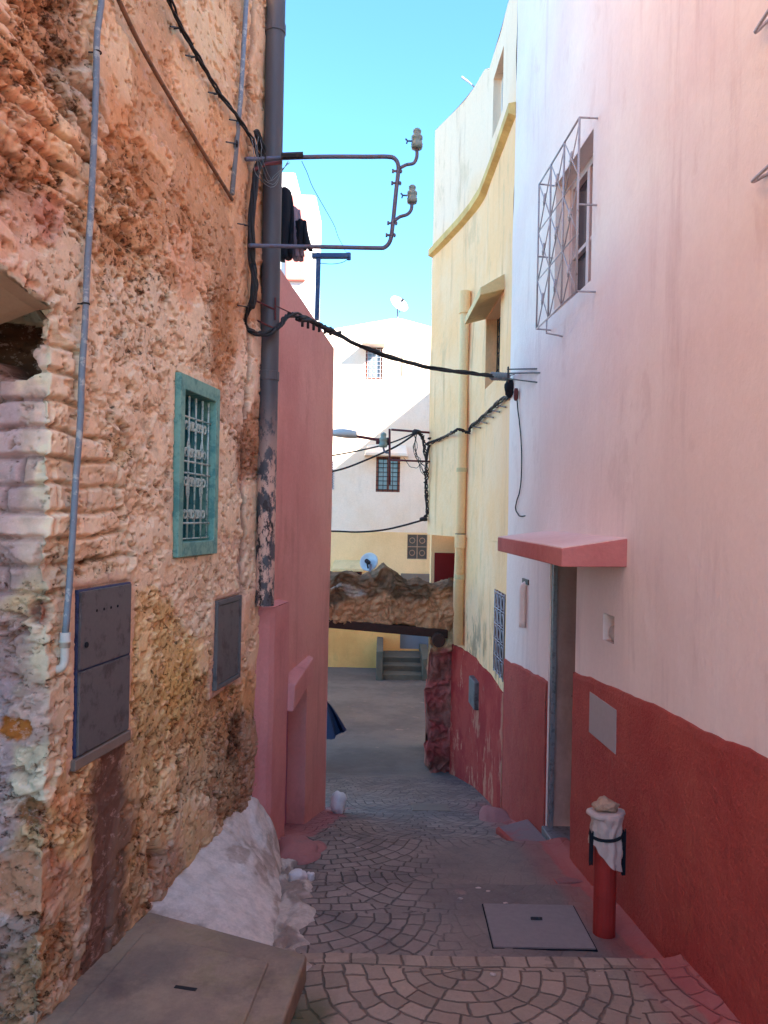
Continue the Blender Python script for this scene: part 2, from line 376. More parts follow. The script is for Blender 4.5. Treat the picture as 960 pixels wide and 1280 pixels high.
# ------------------------------------------------------------------ mesh builder
class MB:
    def __init__(s): s.v = []; s.f = []; s.col = None
    def poly(s, pts): n = len(s.v); s.v += [Vector(p) for p in pts]; s.f.append(tuple(range(n, n+len(pts))))
    def box8(s, p):
        n = len(s.v); s.v += [Vector(q) for q in p]
        for f in ((0, 3, 2, 1), (4, 5, 6, 7), (0, 1, 5, 4), (1, 2, 6, 5), (2, 3, 7, 6), (3, 0, 4, 7)): s.f.append(tuple(n+i for i in f))
    def box(s, x0, x1, y0, y1, z0, z1):
        s.box8([(x0, y0, z0), (x1, y0, z0), (x1, y1, z0), (x0, y1, z0), (x0, y0, z1), (x1, y0, z1), (x1, y1, z1), (x0, y1, z1)])
    def fbox(s, pos, a0, a1, h0, h1, o0, o1):
        s.box8([pos(a0, h0, o0), pos(a1, h0, o0), pos(a1, h0, o1), pos(a0, h0, o1), pos(a0, h1, o0), pos(a1, h1, o0), pos(a1, h1, o1), pos(a0, h1, o1)])
    def tube(s, pts, r, n=8, cap=True, closed=False):
        pts = [Vector(p) for p in pts]; N = len(pts)
        rs = r if isinstance(r, (list, tuple)) else [r]*N
        base = len(s.v); up = None
        for i, p in enumerate(pts):
            if closed: t = pts[(i+1) % N]-pts[i-1]
            else: t = pts[min(i+1, N-1)]-pts[max(i-1, 0)]
            if t.length < 1e-9: t = Vector((0, 0, 1))
            t.normalize()
            if up is None: up = t.orthogonal().normalized()
            else:
                up = up-t*up.dot(t)
                up = up.normalized() if up.length > 1e-6 else t.orthogonal().normalized()
            b = t.cross(up)
            for k in range(n):
                a = 2*math.pi*k/n; s.v.append(p+(up*math.cos(a)+b*math.sin(a))*rs[i])
        for i in range(N if closed else N-1):
            j = (i+1) % N
            for k in range(n):
                s.f.append((base+i*n+k, base+i*n+(k+1) % n, base+j*n+(k+1) % n, base+j*n+k))
        if cap and not closed:
            s.f.append(tuple(base+k for k in range(n))[::-1]); s.f.append(tuple(base+(N-1)*n+k for k in range(n)))
    def lathe(s, o, ax, prof, n=16):
        ax = Vector(ax).normalized(); o = Vector(o); u = ax.orthogonal().normalized(); b = ax.cross(u); base = len(s.v)
        for (r, h) in prof:
            for k in range(n):
                a = 2*math.pi*k/n; s.v.append(o+ax*h+(u*math.cos(a)+b*math.sin(a))*max(r, 1e-4))
        for i in range(len(prof)-1):
            for k in range(n):
                s.f.append((base+i*n+k, base+i*n+(k+1) % n, base+(i+1)*n+(k+1) % n, base+(i+1)*n+k))
        s.f.append(tuple(base+k for k in range(n))[::-1]); s.f.append(tuple(base+(len(prof)-1)*n+k for k in range(n)))
    def grid(s, pts, nu, nv, closed_u=False):      # pts[u][v]
        base = len(s.v)
        for i in range(nu):
            for j in range(nv): s.v.append(Vector(pts[i][j]))
        for i in range(nu if closed_u else nu-1):
            for j in range(nv-1):
                k = (i+1) % nu
                s.f.append((base+i*nv+j, base+k*nv+j, base+k*nv+j+1, base+i*nv+j+1))
    def rock(s, c, size, seed=0, sub=3, rough=.3):
        bm = bmesh.new(); bmesh.ops.create_icosphere(bm, subdivisions=sub, radius=1)
        base = len(s.v); co = np.array([v.co[:] for v in bm.verts])
        d = 1+rough*fbm(co[:, 0]*1.5+seed*3.1, co[:, 1]*1.5, co[:, 2]*1.5, seed, 4)
        for p, k in zip(co, d): s.v.append(Vector((c[0]+p[0]*size[0]*k, c[1]+p[1]*size[1]*k, c[2]+p[2]*size[2]*k)))
        for f in bm.faces: s.f.append(tuple(base+v.index for v in f.verts))
        bm.free()
    def build(s, name, mat, parent=None, bevel=0, smooth=False, fix=True):
        me = bpy.data.meshes.new(name); off = ploc(parent)
        if parent is None:
            xs = [p[0] for p in s.v]; ys = [p[1] for p in s.v]; zs = [p[2] for p in s.v]
            off = Vector(((min(xs)+max(xs))/2, (min(ys)+max(ys))/2, min(zs)))
        me.from_pydata([tuple(p-off) for p in s.v], [], s.f)
        if s.col is not None:
            a = me.color_attributes.new('Col', 'FLOAT_COLOR', 'POINT')
            c = np.ones((len(s.v), 4)); c[:, :3] = np.array(s.col); a.data.foreach_set('color', c.ravel())
        if fix:
            bm = bmesh.new(); bm.from_mesh(me); bmesh.ops.recalc_face_normals(bm, faces=bm.faces); bm.to_mesh(me); bm.free()
        if smooth:
            me.polygons.foreach_set('use_smooth', [True]*len(me.polygons))
        me.materials.append(M[mat] if isinstance(mat, str) else mat)
        o = bpy.data.objects.new(name, me); COL.objects.link(o)
        if parent is None: o.location = off
        else: o.parent = parent
        if bevel:
            b = o.modifiers.new('bevel', 'BEVEL'); b.width = bevel; b.segments = 2; b.limit_method = 'ANGLE'; b.angle_limit = R(40)
        return o
_L = {}
def ploc(p):
    v = Vector((0, 0, 0))
    while p is not None: v = v+p.location; p = p.parent
    return v
def tag(o, label, cat, group=None, kind=None):
    if label: o['label'] = label
    if cat: o['category'] = cat
    if group: o['group'] = group
    if kind: o['kind'] = kind
    return o
def thing(name, loc, label, cat, group=None):
    o = bpy.data.objects.new(name, None); COL.objects.link(o); o.location = Vector(loc); o.empty_display_size = .1
    return tag(o, label, cat, group)
def cr(pts, n=6):                 # Catmull-Rom
    pts = [Vector(p) for p in pts]
    if len(pts) < 3: return pts
    q = [pts[0]*2-pts[1]]+pts+[pts[-1]*2-pts[-2]]; out = []
    for i in range(1, len(q)-2):
        for k in range(n):
            t = k/n
            out.append(.5*((2*q[i])+(-q[i-1]+q[i+1])*t+(2*q[i-1]-5*q[i]+4*q[i+1]-q[i+2])*t*t+(-q[i-1]+3*q[i]-3*q[i+1]+q[i+2])*t**3))
    return out+[pts[-1]]
def wob(pts, amp, seed=0, f=6):
    out = []
    for i, p in enumerate(pts):
        t = np.array([i*.37*f/6.])
        out.append(Vector(p)+Vector((float(vnoise(t, t*0+seed)[0]), float(vnoise(t, t*0+seed+9)[0]), float(vnoise(t, t*0+seed+19)[0])))*amp)
    return out
def cuts(a0, a1, step, marks):
    c = set([a0, a1]+[m for m in marks if a0 < m < a1])
    c = sorted(c); out = [c[0]]
    for p, q in zip(c, c[1:]):
        n = max(1, round((q-p)/step))
        out += [p+(q-p)*(i+1)/n for i in range(n)]
    return out
def wall_grid(mb, pos, a0, a1, h0, h1, holes=(), step=.12, depth=.2, und=.006, top=None, seed=0, reveal=True):
    A = cuts(a0, a1, step, [x for h in holes for x in h[:2]]); H = cuts(h0, h1, step, [x for h in holes for x in h[2:4]])
    AA, HH = np.meshgrid(A, H, indexing='ij')
    N = fbm(AA*1.1, HH*1.1, None, seed, 3)*und
    def isb(a, h): return any(x[0]-1e-6 <= a <= x[1]+1e-6 and x[2]-1e-6 <= h <= x[3]+1e-6 for x in holes)
    base = len(mb.v); nh = len(H)
    for i, a in enumerate(A):
        for j, h in enumerate(H):
            mb.v.append(pos(a, h, 0 if isb(a, h) else float(N[i, j])))
    for i in range(len(A)-1):
        for j in range(nh-1):
            am, hm = (A[i]+A[i+1])/2, (H[j]+H[j+1])/2
            if any(x[0] < am < x[1] and x[2] < hm < x[3] for x in holes): continue
            mb.f.append((base+i*nh+j, base+(i+1)*nh+j, base+(i+1)*nh+j+1, base+i*nh+j+1))
    if reveal:
        for x in holes:
            d = x[4] if len(x) > 4 else depth
            c = [(x[0], x[2]), (x[1], x[2]), (x[1], x[3]), (x[0], x[3])]
            for k in range(4):
                p, q = c[k], c[(k+1) % 4]
                mb.poly([pos(p[0], p[1], 0), pos(q[0], q[1], 0), pos(q[0], q[1], -d), pos(p[0], p[1], -d)])

# ------------------------------------------------------------------ ground profile
GP = [(-6, -1.0), (-1.2, -1.38), (-1.19, -1.48), (.6, -1.56), (.61, -1.68), (2.0, -1.76), (2.012, -1.88), (3.47, -1.965), (3.478, -2.065), (4.51, -2.14), (4.518, -2.215), (5.52, -2.30),
      (5.53, -2.365), (7.22, -2.77), (10, -3.32), (13, -3.55), (17, -3.72), (20, -3.86), (34, -4.3)]
gy = np.array([p[0] for p in GP]); gz = np.array([p[1] for p in GP])
def gh(y): return float(np.interp(y, gy, gz))
# ------------------------------------------------------------------ paving
def make_paving():
    xs = np.unique(np.round(np.concatenate([np.arange(-7, -1.6, .5), np.arange(-1.6, 1.9, .05), np.arange(1.9, 7.1, .5)]), 4))
    ys = np.unique(np.round(np.concatenate([gy, np.arange(-6, 2, .25), np.arange(2, 10.5, .05), np.arange(10.5, 34.1, .4)]), 4))
    XX, YY = np.meshgrid(xs, ys, indexing='ij')
    Z = np.interp(YY, gy, gz)
    Z = Z+.010*fbm(XX*1.3, YY*1.3, None, 5, 4)+.003*fbm(XX*6, YY*6, None, 6, 3)
    # rounded fillet of mortar at the foot of the right wall
    e = (RW[0]+RW[1]*YY)-XX
    Z = Z+.03*np.clip(1-e/.12, 0, 1)**2*(YY < 7.2)*(e > -.1)
    mb = MB(); mb.v = [Vector(p) for p in zip(XX.ravel().tolist(), YY.ravel().tolist(), Z.ravel().tolist())]
    ny = len(ys)
    for i in range(len(xs)-1):
        for j in range(ny-1): mb.f.append((i*ny+j, (i+1)*ny+j, (i+1)*ny+j+1, i*ny+j+1))
    o = mb.build('paving', 'paving', fix=False); o['kind'] = 'structure'
make_paving()
mb = MB(); g = []
for i in range(41):
    x = -400+20*i; g.append([])
    for j in range(41): g[-1].append((x, -200+20*j, -5.2))
mb.grid(g, 41, 41); tag(mb.build('ground', 'earth'), None, None, kind='structure')

# ------------------------------------------------------------------ old stone house (left)
CORN = onw(OW, 62, 600)[0]                 # where the arched recess begins
WIN = (onw(OW, 218, 580)[0], onw(OW, 268, 580)[0], -.214, .704)
MB1 = (onw(OW, 94, 840)[0], onw(OW, 160, 840)[0], -.946, -.300)
MB2 = (onw(OW, 268, 806)[0], onw(OW, 298, 806)[0], -1.0, -.49)
kOW = math.hypot(1, OW[1])
CP = [ # px, py, colour, erosion 0..1, stone/brick 0..1
 (20,60,(212,156,122),.9,.8),(60,150,(210,150,114),1,.9),(150,50,(200,152,124),.25,0),(235,60,(196,146,118),.2,0),(250,200,(190,128,96),.2,0),(200,130,(196,136,106),.2,0),(160,180,(188,122,88),.6,.3),
 (85,90,(150,112,90),1,.5),(40,200,(205,140,104),1,1),(40,260,(222,178,152),.5,.3),(60,330,(226,186,166),.4,.1),(10,230,(208,150,118),.8,.6),(150,300,(205,142,106),.9,.6),(120,240,(206,150,118),.8,.7),(230,330,(188,124,92),.7,.2),(280,420,(168,108,78),.5,0),
 (310,320,(186,126,98),.2,0),(180,430,(230,190,166),.6,.1),(130,480,(232,188,160),.5,.2),(90,330,(226,184,164),.4,.1),(150,390,(228,182,158),.6,.2),(100,560,(232,186,152),.5,1),(140,640,(228,182,150),.6,1),(170,560,(226,176,144),.8,.4),(200,430,(228,184,160),.65,.1),
 (190,640,(226,182,160),.6,.3),(250,420,(216,172,150),.55,0),(200,500,(230,190,168),.62,.1),(240,730,(224,184,168),.45,0),(205,700,(228,190,172),.5,0),(285,600,(222,174,154),.4,0),(300,480,(212,160,140),.4,0),(310,560,(150,96,74),.6,0),(300,700,(212,164,148),.3,0),(312,640,(218,172,160),.3,0),
 (200,780,(206,152,106),.7,.1),(230,850,(204,148,96),.7,.1),(180,830,(200,150,106),.7,.1),(180,900,(196,146,104),.7,.2),(250,900,(192,138,98),.8,.2),(290,880,(180,118,82),.8,.2),(305,860,(176,118,84),.5,.1),(312,800,(196,140,116),.4,0),(295,930,(104,68,52),1,.3),(312,930,(150,104,84),.6,.2),
 (145,960,(112,76,64),.2,0),(140,1020,(108,74,62),.25,0),(140,1085,(106,72,60),.3,0),(135,1130,(104,74,64),.3,0),(160,940,(188,140,110),.6,.2),(60,960,(206,190,170),.6,.4),(20,860,(198,192,190),.5,.2),(10,960,(204,196,190),.5,.3),(50,870,(202,184,168),.4,.1),
 (65,800,(206,176,150),.4,.1),(20,800,(198,188,182),.6,.5),(85,1000,(196,132,96),.8,.3),(100,960,(196,146,112),.6,.1),(60,1060,(192,146,104),.8,.3),(85,1060,(190,136,90),.9,.4),(30,1110,(166,104,70),1,.3),(70,1110,(150,90,62),1,.3),(100,1100,(170,120,88),.8,.2),(20,1050,(206,196,186),.6,.3),
 (25,1180,(206,190,170),.7,.4),(10,1240,(196,172,150),.8,.4),(60,1200,(170,124,92),.8,.4),(80,1150,(168,120,92),.8,.3),(105,1150,(140,104,84),.7,.2),(30,1260,(180,130,96),.9,.4),(200,980,(196,146,106),.8,.3),(185,1050,(180,130,92),.9,.3),(200,1090,(140,92,66),.9,.3),
 (250,980,(192,148,118),.7,.2),(240,1040,(176,136,106),.6,.2),(280,980,(168,124,98),.7,.2),(170,1110,(168,124,96),.6,.2),
 (15,450,(205,190,180),.5,1),(15,520,(204,196,192),.4,1),(15,600,(206,198,192),.4,1),(15,700,(206,196,188),.4,1),(60,460,(226,186,158),.5,1),(60,600,(230,190,160),.5,1),(45,760,(200,160,130),.6,1)]
def old_disp(S, H):
    """S metres along the wall from the recess corner, H height -> displacement and colour"""
    sh = []
    for px, py, c, e, b in CP:
        if px < 62: s = -(62-px)/62*.19; h = ray(px, py)[1]*CORN
        else: Y, h = onw(OW, px, py); s = (Y-CORN)*kOW
        sh.append((s, h))
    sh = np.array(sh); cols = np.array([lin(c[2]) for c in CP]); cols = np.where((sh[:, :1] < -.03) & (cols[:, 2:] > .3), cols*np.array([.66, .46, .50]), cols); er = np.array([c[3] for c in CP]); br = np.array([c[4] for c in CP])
    wS = S+.07*fbm(S*5, H*5, None, 31, 4); wH = H+.09*fbm(S*5+9, H*5, None, 37, 4)
    acc = np.zeros(S.shape+(3,)); ea = np.zeros(S.shape); ba = np.zeros(S.shape); wt = np.zeros(S.shape)
    for k in range(len(sh)):
        d2 = (wS-sh[k, 0])**2+((wH-sh[k, 1])*.9)**2+2e-4
        w = d2**-2.6; acc += w[..., None]*cols[k]; ea += w*er[k]; ba += w*br[k]; wt += w
    acc /= wt[..., None]; ea /= wt; ba /= wt
    sat = np.clip((1-acc[..., 2:]/acc[..., :1])*1.9, 0, 1); acc = np.clip(acc*(1.0+(np.array([1.22, 1.48, 1.36])-1.0)*sat), 0, .86)
    big = fbm(S*1.8, H*1.8, None, 1, 3)
    med = fbm(S*6, H*7, None, 11, 5)
    fin = fbm(S*28, H*28, None, 21, 4)
    D = .016*big+.006*med*(.2+ea**2)+.0015*fin
    # lost plaster: terraces with ragged edges
    t1 = fbm(S*4.2+3, H*5.2, None, 51, 6, .6)
    loss = sst(.10, .17, t1+.75*(ea-.72)); D -= .010*loss*(ea > 0)
    t2 = fbm(S*8+7, H*13, None, 61, 5, .6)
    loss2 = sst(.24, .32, t2+.6*(ea-.85)); D -= .014*loss2
    # remnants of the old limewashed render, standing proud with broken edges
    rem = sst(.04, .075, fbm(S*2.6+.35*fbm(S*7, H*7, None, 201, 4), H*3.0+.35*fbm(S*7+3, H*7, None, 202, 4), None, 203, 6, .6)-.30*(ea-.62))
    ea = ea*(1-.55*rem); D += .009*rem
    acc = acc*(1+.16*rem[..., None])*(1-.10*(1-rem[..., None])); acc = np.clip(acc+rem[..., None]*(ea[..., None] > .3)*np.array([.03, .05, .06]), 0, .86)
    # layered flakes of render with crisp broken edges
    t4 = fbm(S*6+.6*fbm(S*3, H*3, None, 57, 3), H*7.5, None, 58, 6, .62)*(.5+.5*ea)*2.2
    q4 = t4-np.floor(t4); lev = (np.floor(t4)+sst(.0, .10, q4)); D += .0060*lev*(.12+.88*ea**2)
    fe = np.clip(1-q4/.12, 0, 1)*(.3+.7*ea)
    # crevices
    cv = np.abs(fbm(S*3.3+.5*fbm(S*5, H*5, None, 66, 3), H*6.5+.5*fbm(S*5, H*5, None, 67, 3), None, 68, 5, .6))
    cr_ = (1-sst(.012, .05, cv))*sst(.45, .8, ea)*sst(-.2, .3, fbm(S*2, H*2, None, 69, 2)); D -= .018*cr_
    # pits
    t3 = fbm(S*22+.5*t4, H*30, None, 71, 5, .7)
    pit = sst(.30, .44, t3+.45*(ea-.8)); D -= .017*pit
    # brick / thin stone courses
    ch = .098; hh = H/ch+.25*fbm(S*1.5, H*1.5, None, 81, 3)+.05*fbm(S*9, H*9, None, 82, 3)
    row = np.floor(hh); fr = hh-row
    rnd = _h(row, row*0, row*0, 5)
    bl = .17+.2*rnd; q = S/bl+rnd*7; cid = np.floor(q); fq = q-cid
    r2 = _h(cid, row, row*0, 9)
    ev = np.minimum(fr, 1-fr)*ch; eh = np.minimum(fq, 1-fq)*bl
    edge = np.minimum(ev, eh*1.2)+.003*fbm(S*22, H*22, None, 83, 3)
    prof = sst(.003, .016, edge)
    courses = (ba > .62)*1.0*sst(.55, .75, ba)
    gap = .55+.45*sst(-.4, .5, fbm(S*3, H*9, None, 84, 2)); D += courses*(prof*.036*gap-.022+.018*(r2-.5)*prof)
    # irregular field stones
    f1, f2, iid = worley(S*3.4+.35*fbm(S*3, H*3, None, 91, 3), H*6.5+.35*fbm(S*3+5, H*3, None, 92, 3), 95)
    st = sst(.04, .30, f2-f1)
    stones = sst(.22, .6, ba)*(1-courses)
    D += stones*(st*.026-.016+.022*(iid-.5)*st)
    # colour
    earth = np.array(lin((196, 136, 98))); dark = np.array(lin((104, 66, 46)))
    pale = np.array(lin((232, 204, 182)))
    k = (.42*loss*np.clip(ea, 0, 1)+.35*loss2)[..., None]; col = acc*(1-k)+k*(acc*.45+earth*.55)
    k = (.5*fe+.75*cr_).clip(0, .9)[..., None]; col = col*(1-k)+k*(earth*.62)
    lt = sst(.35, .7, fbm(S*17, H*21, None, 73, 5, .7))[..., None]*.35*(1-ba[..., None]*.4); col = col*(1-lt)+lt*np.minimum(acc*1.35, .86)
    k = (.75*pit)[..., None]; col = col*(1-k)+k*earth*.42
    k = (.75*np.clip((.012-edge)/.012, 0, 1)*courses+.5*stones*(1-st)**3)[..., None]; col = col*(1-k)+k*dark
    pl = sst(.15, .5, fbm(S*3, H*3.6, None, 101, 5))*(1-loss); k = (.45*pl)[..., None]; col = col*(1-k)+k*np.minimum(pale, acc*1.25)
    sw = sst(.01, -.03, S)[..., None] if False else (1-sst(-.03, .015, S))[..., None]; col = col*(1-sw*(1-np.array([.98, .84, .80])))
    tint = (1+.16*(iid-.5)*stones+.2*(r2-.5)*courses)[..., None]; col = col*tint
    # patches of lost whitewash near the foot
    for (px, py, rx, ry, c, dp) in [(30, 912, .070, .055, (170, 96, 44), .012), (46, 1018, .05, .045, (146, 92, 58), .012), (55, 768, .06, .05, (150, 104, 84), .03)]:
        s = -(62-px)/62*.19; h = ray(px, py)[1]*CORN
        r = np.hypot((S-s)/rx, (H-h)/ry)+.5*fbm(S*14, H*14, None, 111, 4)
        m_ = 1-sst(.85, 1.0, r); D -= dp*m_; col = col*(1-m_[..., None])+m_[..., None]*np.array(lin(c))
    # hole at the foot
    Yh, hh_ = onw(OW, 194, 1082); s = (Yh-CORN)*kOW
    r = np.hypot((S-s)/.08, (H-hh_)/.16)+.5*fbm(S*12, H*12, None, 121, 4)
    D -= .09*(1-sst(.5, 1.0, r))
    # dark sunken line left of the drainpipe and stain below meter box
    Yc, _ = onw(OW, 306, 500); s = (Yc-CORN)*kOW
    m_ = (1-sst(.01, .05, np.abs(S-s-.02*fbm(S, H*4, None, 131, 3))+.02*fbm(S*9, H*9, None, 132, 3)))*sst(-.8, -.2, H)
    D -= .02*m_; col = col*(1-.6*m_[..., None])+.6*m_[..., None]*np.array(lin((92, 60, 50)))
    Y1, _ = onw(OW, 155, 960); s1 = (Y1-CORN)*kOW
    m_ = (1-sst(.07, .11, np.abs(S-(s1-.10-.10*sst(-1., -1.9, H)))+.035*fbm(S*8, H*8, None, 141, 4)))*(1-sst(-1.02, -.95, H))
    D = D*(1-.6*m_)-.01*m_; col = col*(1-.9*m_[..., None])+.9*m_[..., None]*np.array(lin((112, 78, 66)))
    flatm = np.zeros(S.shape)
    # smooth render round the boxes and window
    def flat(rc, mg, amt, c=None, lev=0.0):
        nonlocal D, col, flatm
        s0, s1 = (rc[0]-CORN)*kOW, (rc[1]-CORN)*kOW
        q = np.maximum(np.maximum(s0-S, S-s1), np.maximum(rc[2]-H, H-rc[3]))+.02*fbm(S*9, H*9, None, 151, 4)
        m_ = 1-sst(mg*.6, mg, q); flatm = np.maximum(flatm, m_); D = D*(1-amt*m_)+lev*amt*m_
        if c is not None: m2 = .75*(m_*amt)[..., None]; col = col*(1-m2)+m2*np.array(lin(c))
    flat(MB1, .055, .85, (216, 176, 152)); flat(MB2, .045, .8, (212, 168, 150)); flat(WIN, .05, .8)
    for rc in (MB1, MB2, WIN):      # never let rubble poke through the fittings
        s0, s1 = (rc[0]-CORN)*kOW, (rc[1]-CORN)*kOW
        inn = (S > s0-.005) & (S < s1+.005) & (H > rc[2]-.005) & (H < rc[3]+.005); D = np.where(inn, -.13 if rc is WIN else -.012, D)
    jw_ = 1-sst(-.17, -.09, S)
    col[..., 1] = np.minimum(col[..., 1], (.72+.06*jw_)*col[..., 0]); col[..., 2] = np.minimum(col[..., 2], (.475+.24*jw_)*col[..., 0])
    return D, np.clip(col, .01, .9), np.clip(ea*(1-.6*flatm), 0, 1)
def make_old_house():
    root = thing('stone_house', (-1.6, 3.6, -2.2), 'crumbling orange and cream rubble stone house filling the left side of the alley', 'house')
    res = .0068
    s1 = (5.145-CORN)*kOW
    Sv = np.concatenate([np.arange(-1.5, -.3, .025), np.arange(-.3, s1, res), [s1]]); Hv = np.concatenate([np.arange(-2.75, 3.6, res), np.arange(3.6, 4.4, .03)])
    S, H = np.meshgrid(Sv, Hv, indexing='ij')
    D, col, courses = old_disp(S, H)
    t = Vector((OW[1], 1, 0)).normalized(); n = Vector((1, -OW[1], 0)).normalized()
    c0 = Vector((OW[0]+OW[1]*CORN, CORN, 0))
    # spring line of the arch over the recess, in H as a function of S<0
    arch = .745+.045*sst(0, 1, np.clip(-S/.35, 0, 1))-.01
    below = (S < 0) & (H < arch)
    # quoin corner: rounded
    X = c0.x+t.x*S+n.x*D; Y = c0.y+t.y*S+n.y*D
    # recess: face turns into the building (-n) with slight flare
    jn = Vector((-.25, -1, 0)).normalized()           # normal of the jamb, facing the camera
    jd = Vector((-1, .12, 0)).normalized()
    dd = np.minimum(-S, .55); back = np.maximum(-S-.55, 0)
    rag = .03*fbm(S*0+H*9, H*0, None, 171, 2)
    bm_ = np.clip(-S/.03, 0, 1)
    jx = c0.x+jd.x*dd-back*t.x+(jn.x*D*bm_+n.x*D*(1-bm_)); jy = c0.y+jd.y*dd-back*t.y+(jn.y*D*bm_+n.y*D*(1-bm_))
    # ragged dark cavity between the jamb top and the arch
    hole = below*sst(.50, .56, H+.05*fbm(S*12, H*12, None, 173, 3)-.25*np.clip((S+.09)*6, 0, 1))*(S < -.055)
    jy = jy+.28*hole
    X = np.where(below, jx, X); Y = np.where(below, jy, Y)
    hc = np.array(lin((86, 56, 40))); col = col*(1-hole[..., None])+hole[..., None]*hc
    sof = (S < 0) & (np.abs(H-arch) < .02)
    col = np.where(sof[..., None], np.array(lin((205, 186, 158))), col)
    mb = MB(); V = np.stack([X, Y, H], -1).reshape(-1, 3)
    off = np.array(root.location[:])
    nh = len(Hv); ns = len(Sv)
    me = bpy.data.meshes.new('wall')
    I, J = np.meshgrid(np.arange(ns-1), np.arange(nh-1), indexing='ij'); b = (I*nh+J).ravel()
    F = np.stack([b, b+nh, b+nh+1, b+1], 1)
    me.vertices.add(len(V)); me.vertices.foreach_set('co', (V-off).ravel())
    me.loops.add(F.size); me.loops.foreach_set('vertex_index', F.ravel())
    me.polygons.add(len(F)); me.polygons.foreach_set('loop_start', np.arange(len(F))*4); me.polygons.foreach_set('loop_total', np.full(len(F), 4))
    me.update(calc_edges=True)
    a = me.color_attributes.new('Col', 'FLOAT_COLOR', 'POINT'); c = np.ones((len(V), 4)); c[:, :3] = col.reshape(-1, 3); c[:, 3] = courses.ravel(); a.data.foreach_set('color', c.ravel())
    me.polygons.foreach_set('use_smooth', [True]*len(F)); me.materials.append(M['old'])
    o = bpy.data.objects.new('wall', me); COL.objects.link(o); o.parent = root
    # the rest of the house: plain walls towards the camera side, far return and flat roof
    mb = MB(); w = .012
    A = ow(CORN-1.48, 0); B = ow(-5.5, 0)
    wall_grid(mb, ow, -5.5, CORN-1.47, -2.4, 4.4, (), .3, und=.03); mb.build('street_wall', 'softwall', root, fix=False); mb = MB()
    mb.poly([ow(5.14, -2.75), (-4.5, 5.14, -2.75), (-4.5, 5.14, 4.4), ow(5.14, 4.4)])
    o = mb.build('rear_wall', 'softwall', root, fix=False)
    mb = MB(); mb.poly([ow(-5.5, 4.4), ow(5.14, 4.4), (-4.5, 5.14, 4.4), (-4.5, -5.5, 4.4)]); mb.build('roof', 'concrete', root)
    # plastered arch soffit
    mb = MB(); g = []
    for i in range(15):
        d = i/14*.8; hA = .745+.045*float(sst(0, 1, min(1, d/.35)))-.012
        p = ow(CORN, hA, -.004)-t*d
        g.append([p+Vector((0, 0, .0)), p+Vector((0, 0, -.004))-n*.06, p-n*.34+Vector((0, 0, -.10)), p-n*.36+Vector((0, 0, .02))])
    mb.grid(g, 15, 4); mb.build('arch_soffit', 'soffit', root, smooth=False)
    return root
M['softwall'] = plaster('rough_tan_render', lin((206, 160, 130)), lin((190, 140, 110)), .3, .8, 20, bdist=.02)
M['soffit'] = plaster('cream_soffit_plaster', lin((205, 182, 152)), lin((190, 166, 136)), .2, .5, 30)
old_house = make_old_house()

# teal window (part of the stone house)
def scroll(cx, cy, r, sgn=1, n=16, turns=1.3):
    return [(cx+sgn*r*(1-.35*k/n)*math.cos(2*math.pi*turns*k/n), cy+r*(1-.35*k/n)*math.sin(2*math.pi*turns*k/n)) for k in range(n+1)]
def teal_window():
    a0, a1, h0, h1 = WIN
    w = thing_child('window', old_house)
    mb = MB(); fw = .055
    for (p, q, r, s) in ((a0, a0+fw, h0, h1), (a1-fw, a1, h0, h1), (a0+fw, a1-fw, h0, h0+.075), (a0+fw, a1-fw, h1-.075, h1)): mb.fbox(ow, p, q, r, s, -.10, .028)
    f = mb.build('frame', 'teal', w, .004)
    mb = MB(); mb.fbox(ow, a0-.005, a1+.005, h0-.01, h1+.01, -.11, -.101); mb.fbox(ow, a0+fw, a0+fw+.19, h0+.075, h1-.075, -.094, -.075)
    mb.fbox(ow, a1-fw-.17, a1-fw, h0+.075, h1-.075, -.094, -.06)
    for k in range(5):
        hh = h0+.12+k*.15; mb.fbox(ow, a1-fw-.14, a1-fw-.03, hh, hh+.10, -.06, -.052); mb.fbox(ow, a0+fw+.03, a0+fw+.16, hh, hh+.10, -.075, -.068)
    mb.build('shutter', 'tealdark', w, .003)
    mb = MB(); mb.fbox(ow, a0+fw+.19, a1-fw-.17, h0+.075, h1-.075, -.1005, -.096); mb.build('pane', 'glass', w)
    mb = MB(); o = -.004
    b0, b1 = a0+fw, a1-fw; W = b1-b0
    T = lambda a, h: ow(a, h, o)
    xs = [b0+W*k/4 for k in (0.35, 1.15, 2, 2.85, 3.65)]
    for x in xs: mb.tube([T(x, h0+.09), T(x, h1-.09)], .006, 6)
    for hh in (h0+.17, h1-.20, (h0+h1)/2-.03, (h0+h1)/2+.03): mb.tube([T(b0, hh), T(b1, hh)], .006, 6)
    mb.tube([T(b0, h0+.09), T(b1, h0+.09)], .004, 6)
    for hc in (h0+.215, h1-.245, (h0+h1)/2+.075, (h0+h1)/2-.075):
        for x in xs[1:4]:
            for s_ in (-1, 1):
                pts = scroll(x+s_*W*.075, hc, .024, s_)
                mb.tube([T(p, q) for p, q in pts], .0055, 5)
    for x in (xs[1], xs[3]):
        for hc in (h0+.34, h1-.36):
            for s_ in (-1, 1):
                mb.tube([T(x+s_*.018*math.sin(math.pi*k/8), hc-.05+.1*k/8) for k in range(9)], .004, 5)
    mb.build('grille', 'teallight', w, smooth=True)
def thing_child(name, parent):
    o = bpy.data.objects.new(name, None); COL.objects.link(o); o.parent = parent; return o
teal_window()

